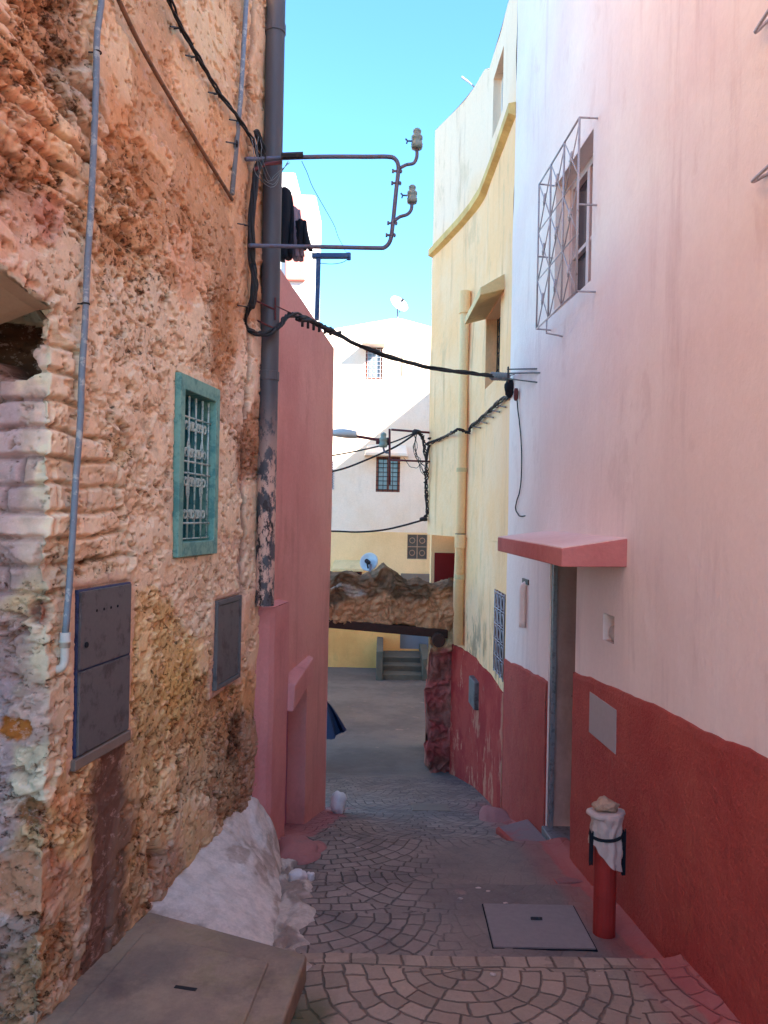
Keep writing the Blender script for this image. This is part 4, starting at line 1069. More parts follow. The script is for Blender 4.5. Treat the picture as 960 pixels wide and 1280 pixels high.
    mb = MB(); mb.fbox(rw, a0, a1, h0+.03, h1, -.225, -.20); lf = mb.build('leaf', 'doorgrey', d, .003)
    mb = MB(); mb.fbox(rw, a1-.014, a1-.001, h0+.02, h1, -.20, -.046); mb.build('jamb_lining', 'doorgrey', d)
    for q in ((a0+.12, a1-.16, h0+1.15, h1-.15), (a0+.12, a1-.16, h0+.2, h0+1.0)):
        mb = MB(); mb.fbox(rw, *q, -.201, -.192); mb.build('panel', 'doorgrey', lf, .006)
    mb = MB(); mb.fbox(rw, a1-.14, a1-.10, h0+.95, h0+1.06, -.2, -.185); mb.tube([rw(a1-.12, h0+1.02, -.19), rw(a1-.12, h0+1.02, -.15), rw(a1-.20, h0+1.02, -.15)], .008, 8); mb.build('handle', 'irondark', lf)
    mb = MB(); mb.fbox(rw, a0, a1, h0-.12, h0+.02, -.24, .03); mb.build('threshold', 'doorframe', d, .006)
    return t
house_right()
# sloping entrance step beside the door, painted edge
t = thing('entrance_step', rw(5.4, -2.45, .2), 'low sloping cement step with red painted edge in front of the metal door', 'step')
mb = MB(); a0, a1 = 4.75, 6.2
mb.box8([rw(a0, gh(a0)-.1, .02), rw(a1, gh(a1)-.1, .02), rw(a1, gh(a1)-.1, .27), rw(a0, gh(a0)-.1, .22), rw(a0, gh(a0)+.015, .02), rw(a1, -2.40, .02), rw(a1, gh(a1)+.06, .26), rw(a0, gh(a0)+.006, .20)])
mb.build('tread', 'stepc', t, .01) if 'stepc' in M else None
def mat_step():
    m = Mat('painted_step', .8)
    k = m.mix(esst(.44, .6, m.noise(3, 7, .65)), lin((150, 92, 92)), lin((130, 106, 108))); m.col(m.val(k, .8+.4*m.noise(45, 5, .7))); m.bump(m.noise(40, 6, .7), .5, .007); return m.m
M['stepc'] = mat_step()
mb.build('tread', 'stepc', t, .01)
mb = MB(); mb.box8([rw(a0, gh(a0)-.1, .195), rw(a1, gh(a1)-.1, .25), rw(a1, gh(a1)-.1, .285), rw(a0, gh(a0)-.1, .215), rw(a0, gh(a0)+.010, .20), rw(a1, gh(a1)+.064, .255), rw(a1, gh(a1)+.05, .28), rw(a0, gh(a0)+.0, .21)])
mb.build('painted_edge', 'dado', t, .006)
mb = MB(); mb.rock((rw(6.9, 0, .12).x, 6.75, gh(6.75)-.01), (.15, .40, .03), 6, 4, .22); tag(mb.build('painted_lump', 'spill', smooth=True), 'flat rose painted mortar lump at the corner of the two right houses', 'mortar lump')

# wall anchor + drooping wire on the pink right wall
def rp(px, py, o=.02):
    Y, h = onw(RW, px, py); return rw(Y, h, o)
t = thing('wall_anchor', rp(655, 467), 'small dark iron anchor on the pink wall holding the heavy cable', 'anchor')
mb = MB()
for (a, b, c, d) in ((648, 462, 672, 461), (648, 467, 676, 466), (650, 474, 672, 478)): mb.tube([rp(a, b, .10), rp(c, d, .0)], .006, 6)
mb.tube([rp(649, 459, .10), rp(649, 478, .10)], .008, 6); mb.build('rod', 'irondark', t)
mb = MB(); mb.lathe(rp(649, 501, .03), (0, 0, 1), [(.012, 0), (.022, .02), (.024, .08), (.014, .11)], 10); mb.build('connector', 'ironred', t, smooth=True)
mb = MB(); mb.tube(wob(cr([rp(649, 500, .02), rp(651, 530, .012), rp(654, 570, .012), rp(653, 605, .012), rp(648, 625, .012), rp(646, 638, .012), rp(652, 645, .012), rp(657, 645, .0)], 6), .004, 6), .0055, 6)
tag(mb.build('drooping_wire', 'cable', smooth=True), 'single dark wire hanging down the pink wall below the iron anchor', 'wire')

# ------------------------------------------------------------------ red capped pipe, stone, cloth
def capped_pipe():
    bx, by = P(755, 1163, 3.92).x, 3.92; z0 = gh(by)-.02; zt = ray(752, 1014)[1]*3.92
    t = thing('standpipe', (bx, by, z0), 'red painted upright pipe wrapped in dirty white cloth against the red wall', 'pipe')
    mb = MB(); mb.lathe((bx, by, z0), (0, 0, 1), [(.056, 0), (.056, zt-z0-.05), (.05, zt-z0-.03)], 20); mb.build('pipe', 'redpipe', t, smooth=False)
    mb = MB(); g = []; n = 64; m = 30
    for i in range(n):
        a = 2*math.pi*i/n; g.append([])
        low = .235+.075*math.cos(a)+.012*math.sin(3*a)
        for j in range(m):
            u = j/(m-1); r = .074+.004*math.sin(a*9+2*u)*(.4+u)+.008*u-.008*math.exp(-((u*low-.115)/.02)**2)+.008*math.exp(-((u-.05)/.08)**2)
            r += .006*float(fbm(np.array([a*3]), np.array([u*6]), None, 4, 3)[0])
            g[-1].append(Vector((bx+math.cos(a)*r, by+math.sin(a)*r, zt+.0-u*low)))
    mb.grid(g, n, m, True); mb.poly([g[i][0] for i in range(n)]); o = mb.build('cloth_wrap', 'cloth', t, smooth=True)
    mb = MB(); mb.tube([Vector((bx+.078*math.cos(a), by+.078*math.sin(a), zt-.115+.008*math.sin(a+1))) for a in [k*math.pi/12 for k in range(24)]], .008, 6, closed=True)
    mb.build('strap', 'clothblack', t, smooth=True)
    for s, L in ((-.083, .17), (.088, .22)):
        mb = MB(); g = []
        for i in range(5):
            g.append([Vector((bx+s+(.02*(i/4-.5)), by-.03+.015*math.sin(i*2), zt-.09-L*j/9+.01*math.sin(i*2+j))) for j in range(10)])
        mb.grid(g, 5, 10); o = mb.build('cloth_strip', 'clothblack', t, smooth=True); sm = o.modifiers.new('s', 'SOLIDIFY'); sm.thickness = .006
    mb = MB(); g = []
    for i in range(n):
        a = 2*math.pi*i/n; r0 = .085+.012*math.sin(a*2+1)+.006*math.sin(a*5)
        g.append([Vector((bx+math.cos(a)*r, by+math.sin(a)*r, zt+z)) for r, z in ((.03, .004), (r0*.8, .006), (r0, .0), (r0+.004, -.014), (r0*.85, -.026), (.06, -.028))])
    mb.grid(g, n, 6, True); mb.build('cloth_cap', 'cloth', t, smooth=True)
    mb = MB(); mb.rock((bx-.005, by, zt+.032), (.062, .055, .035), 12, 4, .28)
    tag(mb.build('stone', 'stonetan', smooth=True), 'tan stone weighing down the cloth on top of the red pipe', 'stone')
capped_pipe()

# manhole cover ---------------------------------------------------------
def cover():
    pts = [P(604, 1131, 4.22), P(716, 1131, 4.22), P(745, 1187, 3.73), P(617, 1187, 3.73)]
    pts = [Vector((p.x, p.y, gh(p.y)+.006)) for p in pts]
    t = thing('manhole_cover', sum(pts, Vector())/4, 'square concrete manhole cover with a lifting bar set in the paving', 'manhole cover')
    def ring(k, z):
        c = sum(pts, Vector())/4; return [c+(p-c)*k+Vector((0, 0, z)) for p in pts]
    mb = MB(); a, b = ring(1.02, 0), ring(.955, 0); a2, b2 = ring(1.02, .006), ring(.955, .006)
    mb = MB(); n0 = len(mb.v); mb.v += ring(1.0, -.02)+ring(1.0, .010); mb.f += [(3, 2, 1, 0), (4, 5, 6, 7)]+[(i, (i+1) % 4, 4+(i+1) % 4, 4+i) for i in range(4)]
    mb.build('lid', 'cover', t, .004)
    mb = MB(); mb.v += ring(1.028, -.02)+ring(1.028, .003); mb.f += [(3, 2, 1, 0), (4, 5, 6, 7)]+[(i, (i+1) % 4, 4+(i+1) % 4, 4+i) for i in range(4)]
    mb.build('gap', 'clothblack', t)
    c = P(672, 1152, 4.0); c = Vector((c.x, 4.02, gh(4.02)+.019)); mb = MB(); mb.tube([c-Vector((.03, -.012, 0)), c+Vector((.03, .012, 0))], .009, 8); mb.build('lifting_bar', 'irondark', t)
cover()
mb = MB(); c = P(540, 977, 7.6); c.z = gh(7.6)
for dz in (0,): mb.box8([(c.x-.2, 7.35, gh(7.35)-.03), (c.x+.17, 7.35, gh(7.35)-.03), (c.x+.17, 7.75, gh(7.75)-.03), (c.x-.2, 7.75, gh(7.75)-.03), (c.x-.2, 7.35, gh(7.35)+.010), (c.x+.17, 7.35, gh(7.35)+.010), (c.x+.17, 7.75, gh(7.75)+.010), (c.x-.2, 7.75, gh(7.75)+.010)])
tag(mb.build('manhole_cover', 'concrete', bevel=.006), 'small plain stone cover set in the paving further down the alley', 'manhole cover')
# litter
random.seed(5)
for k, (px, py, Y) in enumerate([(576, 1110, 4.3), (611, 1113, 4.4), (598, 1108, 4.45), (660, 1192, 3.6), (616, 1222, 3.3), (448, 1056, 5.3), (495, 1192, 3.6), (632, 1120, 4.25)]):
    mb = MB(); c = P(px, py, Y); z = gh(c.y)+.006; r = random.uniform(.006, .011)
    mb.rock((c.x, c.y, z), (r*1.6, r, r*.5), k+40, 2, .4)
    tag(mb.build('paper_scrap', 'cloth', smooth=True), 'tiny white scrap of litter lying on the paving', 'litter', 'white scraps of litter on the paving')

# ------------------------------------------------------------------ yellow house
ylx = [7.22, 8.2, 9.07, 9.5, 9.95, 10.3, 10.7, 11.1]; ylv = [1.167, 1.150, 1.118, 1.05, .95, .855, .745, .63]
def yx(Y): return float(np.interp(Y, ylx, ylv))
def yl(Y, h, o=0.0):
    x = yx(Y); s = (yx(Y+.05)-yx(Y-.05))/.1 if 7.3 < Y < 11.05 else (-.02 if Y < 8 else -.29)
    k = 1/math.hypot(1, s); return Vector((x-o*k, Y+s*o*k, h))
YW1 = (7.88, 8.80, 1.50, 2.30); YW2 = (8.0, 8.62, 4.28, 5.0); YW3 = (7.27, 7.86, -1.53, -.70)
def house_yellow():
    t = thing('yellow_house', yl(9, -3.2), 'pale yellow plastered house curving round at the end of the right hand wall', 'house')
    top = lambda Y: float(np.interp(Y, [7.2, 7.9, 8.55, 8.9, 9.1, 10.3, 11.1], [5.25, 5.25, 5.26, 5.22, 5.36, 5.50, 5.62]))
    LY = 10.02
    def pos(Y, h, o=0.0):
        z = h if h < 4.9 else 4.9+(h-4.9)*(top(Y)-4.9)/.7
        return yl(Y, z, o)
    mb = MB()
    wall_grid(mb, pos, 7.225, LY, -3.6, -.22, [(*YW3, .10)], .11, und=.012, seed=31)
    wall_grid(mb, pos, 7.225, 11.1, -.22, 5.6, [(*YW1, .24), (*YW2, .18)], .11, und=.012, seed=32)
    b = []
    for Y in np.linspace(LY, 11.1, 6): b.append(yl(Y, -.22))
    mb.poly(b+[Vector((1.9, 11.9, -.22)), Vector((1.9, 10.0, -.22))])          # soffit of the overhang
    mb.poly([yl(LY, -3.6), yl(LY, -.22), Vector((1.9, 10.5, -.22)), Vector((1.9, 10.5, -3.6))])
    e = yl(11.1, 0)
    tz = top(11.1)
    mb.poly([(e.x, e.y, -.22), (e.x, e.y, tz), (4.6, 12.2, tz), (4.6, 12.2, -.22)])
    mb.poly([(4.6, 12.2, -4), (4.6, 12.2, tz), (4.6, 7.3, 5.2), (4.6, 7.3, -4)])
    mb.poly([(e.x+1.2, 11.7, -.22), (4.6, 12.2, -.22), (4.6, 12.2, -4), (e.x+1.2, 11.7, -4)])
    mb.build('wall', 'yellow', t, fix=False)
    mb = MB(); pts = [pos(Y, 5.6) for Y in np.linspace(7.225, 11.1, 24)]
    c = Vector((4.6, 9.5, 5.2))
    for a, b_ in zip(pts, pts[1:]): mb.poly([a, b_, c])
    mb.poly([pts[-1], Vector((4.6, 12.2, tz)), c]); mb.poly([pts[0], c, Vector((4.6, 7.3, 5.2))]); mb.build('roof', 'concrete', t)
    # string course
    mb = MB(); Ys = np.linspace(7.23, 11.1, 50)
    z = lambda Y: 3.90 if Y < 9.0 else 3.90-.02*(Y-9)
    for (A, B) in zip(Ys, Ys[1:]):
        mb.box8([yl(A, z(A)-.09, -.01), yl(B, z(B)-.09, -.01), yl(B, z(B)-.06, .07), yl(A, z(A)-.06, .07), yl(A, z(A)+.05, -.01), yl(B, z(B)+.05, -.01), yl(B, z(B)+.03, .07), yl(A, z(A)+.03, .07)])
    mb.build('ledge', 'band', t)
    # lower red paint
    mb = MB(); Ys = cuts(7.226, LY, .07, [YW3[1]]); g = []
    ed = fbm(np.array(Ys)*4, np.zeros(len(Ys)), None, 8, 4)*.015
    for i, Y in enumerate(Ys):
        hs = list(np.linspace(-3.6, -1.625+float(ed[i]), 26)); g.append([yl(Y, h, .016) for h in hs]+[yl(Y, hs[-1]+.004, -.006)])
    mb.grid(g, len(Ys), 27); mb.poly([yl(LY, -3.6, .016), yl(LY, -1.62, .016), yl(LY, -1.62, -.02), yl(LY, -3.6, -.02)]); mb.build('painted_base', 'ydado', t)
    # windows
    def win(rc, d, frame, grille, k=3, lay=3, name='window'):
        w = thing_child(name, t); a0, a1, h0, h1 = rc; mb = MB(); f = .05
        for q in ((a0, a0+f, h0, h1), (a1-f, a1, h0, h1), (a0+f, a1-f, h0, h0+f), (a0+f, a1-f, h1-f, h1)): mb.fbox(yl, *q, -d, -d+.05)
        mb.build('frame', frame, w, .003)
        mb = MB(); mb.fbox(yl, a0, a1, h0, h1, -d-.01, -d+.004); mb.build('pane', 'glass', w)
        if grille:
            mb = MB(); o = -d+.07
            for i in range(k+1): a = a0+.02+(a1-a0-.04)*i/k; mb.tube([yl(a, h0, o), yl(a, h1, o)], .006, 5)
            for i in range(lay+1):
                h = h0+.02+(h1-h0-.04)*i/lay; mb.tube([yl(a0, h, o), yl(a1, h, o)], .006, 5)
            for i in range(k):
                for j in range(lay):
                    cx_, cy_ = a0+.02+(a1-a0-.04)*(i+.5)/k, h0+.02+(h1-h0-.04)*(j+.5)/lay; rr = min((a1-a0)/k, (h1-h0)/lay)*.36
                    mb.tube([yl(cx_+rr*math.cos(q*math.pi/6), cy_+rr*math.sin(q*math.pi/6), o) for q in range(12)], .005, 5, closed=True)
            mb.build('grille', grille, w, smooth=True)
    win(YW1, .20, 'irondark', 'irondark', 3, 4); win(YW2, .14, 'white', None); win(YW3, .06, 'ironred', 'grillew', 3, 5)
    # hood over the middle window
    mb = MB(); a0, a1 = 7.69, 8.86
    mb.box8([yl(a0, 2.32, -.01), yl(a1, 2.32, -.01), yl(a1, 2.25, .24), yl(a0, 2.25, .24), yl(a0, 2.48, -.01), yl(a1, 2.48, -.01), yl(a1, 2.33, .24), yl(a0, 2.33, .24)])
    mb.build('hood', 'hood', t, .008)
    # blue-grey small box on the red base
    mb = MB(); mb.fbox(yl, 8.72, 9.12, -2.16, -1.84, .0, .07); mb.build('meter_box', 'meter', t, .012)
    mb = MB(); mb.tube([yl(8.0, 5.4, -.02), yl(8.0, 5.42, .16)], .012, 6); mb.build('roof_peg', 'grillew', t) if False else None
    mb = MB(); mb.tube([P(585, 102, 9.3), P(577, 96, 9.3)], .012, 6); mb.tube([P(585, 102, 9.3), P(592, 108, 9.2)], .012, 6); mb.build('roof_peg', 'grillew', t)
house_yellow()
# yellow downpipe
t = thing('downpipe', (0.99, 9.62, -2.2), 'yellow painted downpipe running down the corner of the yellow house', 'drainpipe')
def dp(py0, py1, r):
    mb = MB(); X = P(577, 600, 9.62).x
    z0, z1 = ray(577, py1)[1]*9.62, ray(577, py0)[1]*9.62
    mb.tube([Vector((X, 9.62, z0)), Vector((X, 9.62, z1))], r, 14); return mb
dp(372, 806, .058).build('pipe', 'softyellow', t, smooth=True)
for a, b in ((364, 392), (668, 685)): dp(a, b, .072).build('pipe_joint', 'softyellow', t, .004)
for a, b in ((718, 724), (585, 590)): dp(a, b, .066).build('pipe_ring', 'hood', t)
mb = dp(667, 671, .068); mb.build('rust_ring', 'irondark', t)

# back wall below the overhang: dark red door
t = thing('recessed_wall', (1.2, 11.9, -3.4), 'yellow wall with a dark red door tucked under the yellow overhang', 'wall')
mb = MB(); Yr = 11.55
a, b = P(540, 640, Yr), P(575, 640, Yr)
mb.box(a.x, 1.9, Yr, Yr+.3, -3.9, -.21); mb.build('wall', 'softyellow', t)
mb = MB(); mb.box(P(543, 700, Yr).x, 1.8, Yr-.03, Yr+.0, -2.9, ray(555, 691)[1]*Yr); mb.build('door', 'darkred', t, .004)

# cables on the yellow house ------------------------------------------------
def yp(px, py, o=.04):
    u, w = ray(px, py); Ys = np.linspace(7.23, 11.1, 400); d = np.array([yx(Y)/Y for Y in Ys])-u
    Y = float(Ys[int(np.argmin(np.abs(d)))]); return yl(Y, w*Y, o)
t = thing('wall_cable', yp(600, 530), 'black cable clipped along the yellow wall below the hooded window', 'cable')
mb = MB()
path = [P(632, 472, 7.1), P(639, 478, 7.12), P(638, 494, 7.15), yp(632, 500), yp(618, 512), yp(604, 524), yp(592, 534), P(586, 541, 9.35), P(580, 539, 9.35), P(572, 537, 9.35), P(565, 541, 9.5), yp(560, 546), yp(550, 550), yp(541, 553), yp(537, 556)]
for q in bundle(path, .01, 3, 61, spread=.012, tw=1.1, sub=4): mb.tube(q, .010, 6)
mb.build('cable', 'cable', t, smooth=True)
mb = MB(); c = P(638, 484, 7.12); mb.rock(c, (.05, .05, .09), 3, 3, .3); mb.build('junction', 'clothblack', t, smooth=True)
mb = MB()
for (a, b) in ((626, 507), (618, 513), (610, 520), (602, 527), (594, 533), (568, 541), (552, 550), (544, 553)):
    mb = MB(); p = yp(a, b, .04); q = yp(a, b, 0); mb.tube([q, p+Vector((0, 0, 0)), yp(a+9, b+2, .02) if a > 580 else p], .007, 5)
    mb.tube([p+Vector((.02*math.cos(k*math.pi/4), .01, .02*math.sin(k*math.pi/4))) for k in range(8)], .006, 5, closed=True); mb.build('cable_clip', 'irondark', t)
t = thing('hanging_cable', P(533, 650, 11.0), 'tangled black cables hanging down the far corner of the yellow house', 'cable')
mb = MB()
for q in bundle([P(521, 540, 11.0), P(528, 545, 11.05), P(531, 560, 11.05), P(533, 580, 11.05), P(533, 600, 11.05), P(533, 625, 11.05), P(534, 643, 11.05), P(529, 650, 11.05)], .01, 4, 71, spread=.02, tw=1.3): mb.tube(q, .010, 5)
mb.tube(cr([P(537, 556, 11.05), P(535, 562, 11.05), P(533, 575, 11.05)], 4), .02, 6)
for c in ((521, 540, .07), (529, 649, .06), (532, 590, .035), (532, 603, .03), (533, 619, .03), (537, 548, .03)): mb.rock(P(c[0], c[1], 11.04), (c[2], c[2]*.8, c[2]*.6), c[1], 2, .35)
mb.build('cable', 'cable', t, smooth=True)
mb = MB()
for k in range(5): mb.tube(wob(cr([P(520, 543, 11), P(517+k, 556+3*k, 11), P(522+k, 572+3*k, 11), P(531, 582+4*k, 11)], 5), .03, k+4), .0045, 5)
mb.tube(wob(cr([P(505, 571, 11.1), P(508, 580, 11.1), P(514, 585, 11.1), P(522, 583, 11.1), P(530, 578, 11.1)], 5), .02, 9), .0045, 5)
mb.build('loose_wire', 'cable', t, smooth=True)
for pts, lab, r in (([P(521, 540, 11.0), P(490, 553, 11.1), P(450, 563, 11.2), P(400, 572, 11.3), P(300, 588, 11.6)], 'upper of two thin black wires crossing before the far cream house', .011),
                ([P(521, 541, 11.0), P(495, 558, 11.1), P(460, 574, 11.2), P(425, 587, 11.3), P(390, 592, 11.4), P(300, 598, 11.6)], 'lower sagging black wire crossing before the brown far window', .014),
                ([P(529, 650, 11.05), P(500, 658, 11.2), P(475, 663, 11.3), P(445, 665, 11.5), P(415, 664, 11.7), P(330, 664, 12.2)], 'lowest black cable running across the alley above the ruined arch', .014)):
    mb = MB(); mb.tube(cr(pts, 6), r, 6)
    if r > .012 and 'lowest' in lab:
        for k in range(5): p = Vector(pts[0]).lerp(Vector(pts[-1]), .1+.1*k)
    tag(mb.build('overhead_wire', 'cable', smooth=True), lab, 'wire', 'thin wires beyond the pink houses')
# far bracket & lamp -----------------------------------------------------
t = thing('insulator_bracket', P(490, 577, 11.1), 'rusty iron bracket with one green insulator at the far corner of the yellow house', 'bracket')
mb = MB(); mb.tube([P(540, 541, 11.1), P(489, 537, 11.1)], .016, 8); mb.tube([P(487, 536, 11.1), P(487, 606, 11.1)], .016, 8); mb.tube([P(540, 577, 11.1), P(488, 575, 11.1)], .014, 8); mb.build('rod', 'ironred', t, smooth=True)
i = insulator(t, P(479, 559, 11.1), 1.8)
mb = MB(); mb.tube(cr([P(487, 566, 11.1), P(481, 565, 11.1), P(479, 558, 11.1)], 4), .014, 6); mb.build('hook', 'iron', t, smooth=True)
t = thing('street_lamp', P(480, 552, 11.2), 'pale street lamp on a red iron arm high above the end of the alley', 'street lamp')
mb = MB(); a, b = P(470, 551, 11.2), P(488, 551, 11.2); mb.box8([(a.x, 11.12, a.z-.05), (b.x, 11.12, b.z-.07), (b.x, 11.2, b.z-.07), (a.x, 11.2, a.z-.05), (a.x, 11.12, a.z+.03), (b.x, 11.12, b.z+.04), (b.x, 11.2, b.z+.04), (a.x, 11.2, a.z+.03)]); mb.build('mount', 'ironred', t, .006)
mb = MB(); mb.tube([P(474, 550, 11.17), P(443, 545, 11.17)], .022, 8); mb.build('arm', 'ironred', t)
mb = MB(); g = []
for i_ in range(9):
    u = i_/8; c = P(446-34*u, 545-3*u, 11.17); w = .05+.09*math.sin(math.pi*min(1, .15+u*.8)); hh = .035+.055*math.sin(math.pi*min(1, .2+u*.7))
    g.append([c+Vector((0, w*math.cos(k*math.pi/6), hh*(math.sin(k*math.pi/6) if math.sin(k*math.pi/6) > 0 else .5*math.sin(k*math.pi/6)))) for k in range(13)])
mb.grid(g, 9, 13); mb.poly(g[0][:-1]); mb.poly(g[-1][:-1]); mb.build('lamp_housing', 'lampgrey', t, smooth=True)

# ------------------------------------------------------------------ ruined rubble wall with the low arch
def rough_block(xs, top, bot, Yf, th, seed, colf, amp=.05, name='rubble_wall', parent=None, n=(40, 14)):
    """closed lofted block, dense enough for real lumps"""
    nx = len(xs); sec = []
    for x in xs:
        t0, b0 = top(x), bot(x); loop = []
        for k in range(n[0]): loop.append((Yf, b0+(t0-b0)*k/n[0]))
        for k in range(n[1]): loop.append((Yf+th*k/n[1], t0+.04*math.sin(math.pi*k/n[1])))
        for k in range(n[0]): loop.append((Yf+th, t0+(b0-t0)*k/n[0]))
        for k in range(n[1]): loop.append((Yf+th-th*k/n[1], b0))
        sec.append([(x, y, z) for y, z in loop])
    A = np.array(sec); m = A.shape[1]
    x, y, z = A[..., 0], A[..., 1], A[..., 2]
    f1, f2, iid = worley(x*9+y*1.3+.8*fbm(x*5, z*5, None, 3, 4), z*11+y*2.1+.8*fbm(x*5+7, z*5, None, 4, 4), seed+40)
    lump = (sst(.0, .5, f2-f1)-.5)*.7
    cxm, cym, czm = x.mean(), Yf+th/2, z.mean(1, keepdims=True)
    d = np.stack([fbm(x*4, y*4, z*4, seed, 4), fbm(x*4+9, y*4, z*4, seed+1, 4), fbm(x*4, y*4+9, z*4, seed+2, 4)], -1)*amp
    d[..., 1] += np.sign(y-cym)*lump*amp*.9
    B = A+d
    col = colf(x, y, z, iid, f2-f1)
    mb = MB(); mb.v = [Vector(q) for q in B.reshape(-1, 3).tolist()]
    for i in range(nx-1):
        for j in range(m): k = (j+1) % m; mb.f.append((i*m+j, (i+1)*m+j, (i+1)*m+k, i*m+k))
    mb.f.append(tuple(range(m))); mb.f.append(tuple((nx-1)*m+k for k in range(m)))
    mb.col = col.reshape(-1, 3)
    return mb.build(name, 'rubble', parent, smooth=True)
def ruin():
    YA = 10.05
    t = thing('ruined_arch', (.1, YA+.2, -3.4), 'ruined rubble wall on a timber lintel bridging the alley above a low passage', 'ruined wall')
    px = [380, 412, 430, 440, 447, 458, 470, 480, 488, 500, 510, 522, 540, 555, 570]; py = [724, 722, 716, 720, 726, 722, 718, 709, 714, 724, 728, 726, 736, 733, 731]
    tx = [P(a, b, YA).x for a, b in zip(px, py)]; tz = [P(a, b, YA).z for a, b in zip(px, py)]
    top = lambda x: float(np.interp(x, tx, tz))
    bl, br = P(412, 776, YA), P(548, 788, YA)
    bot = lambda x: bl.z+(br.z-bl.z)*(x-bl.x)/(br.x-bl.x)
    x1 = P(568, 760, YA).x
    xs = np.arange(-1.6, x1+.02, .018)
    c1, c2, c3, c4 = [np.array(lin(c)) for c in ((142, 106, 80), (222, 160, 116), (228, 210, 196), (104, 78, 60))]
    def colf(x, y, z, iid, e):
        tt = np.vectorize(top)(x); bb = np.vectorize(bot)(x); u = (z-bb)/(tt-bb)
        k = sst(.42, .62, u+.25*fbm(x*3, z*3, None, 5, 4)-.55*sst(.45, .8, x))[..., None]
        col = c2*(1-k)+k*(c1*(.6+.8*iid[..., None]))
        w = (sst(.1, .4, fbm(x*2+4, z*3, None, 15, 4)-1.6*(x+.62)))[..., None]*.8*(u[..., None] < .8); col = col*(1-w)+w*c3
        k = (1-sst(0, .10, e))[..., None]*.35; return col*(1-k)+k*c4
    rough_block(xs, top, bot, YA, .6, 7, colf, .06, 'rubble', t)
    # timber lintel
    mb = MB(); z0, z1 = bot(-1.6), bot(x1-.05)
    mb.box8([(-1.6, YA-.03, z0-.09), (x1-.08, YA-.03, z1-.09), (x1-.08, YA+.6, z1-.09), (-1.6, YA+.6, z0-.09), (-1.6, YA-.03, z0+.02), (x1-.08, YA-.03, z1+.02), (x1-.08, YA+.6, z1+.02), (-1.6, YA+.6, z0+.02)])
    mb.build('lintel', 'beam', t, .012)
    mb = MB(); c = P(548, 800, YA-.12); mb.tube([c+Vector((0, -.08, 0)), c+Vector((0, .4, 0))], .085, 14); mb.build('log_end', 'darkwood', t, .01)
    # pillar
    r1, r2, r3, y1 = [np.array(lin(c)) for c in ((196, 92, 88), (168, 104, 92), (224, 150, 128), (236, 192, 140))]
    def pc(x, y, z, iid, e):
        k = sst(-1.75, -1.6, z+.08*fbm(x*6, z*6, None, 6, 3))[..., None]; lo = sst(.0, .5, fbm(x*3, z*4, None, 7, 4)+.35*(-2.55-z))[..., None]
        red = r1*(1-lo)+lo*r2; red = red*(1-.4*iid[..., None])+.4*iid[..., None]*r3*.8
        col = red*(1-k)+k*y1; ed = sst(P(533, 900, YA).x+.07, P(533, 900, YA).x+.03, x)[..., None]*.0
        return col
    L = P(536, 900, YA).x; Rr = P(570, 900, YA).x
    xs = np.arange(L, Rr+.1, .018)
    rough_block(xs, lambda x: -1.42, lambda x: -3.55, YA+.02, .55, 17, pc, .08, 'pillar', t, (70, 12))
    xs = np.arange(-1.7, -.95, .03)
    rough_block(xs, lambda x: -1.42, lambda x: -3.55, YA+.02, .55, 19, pc, .05, 'pillar', t, (50, 10))
ruin()

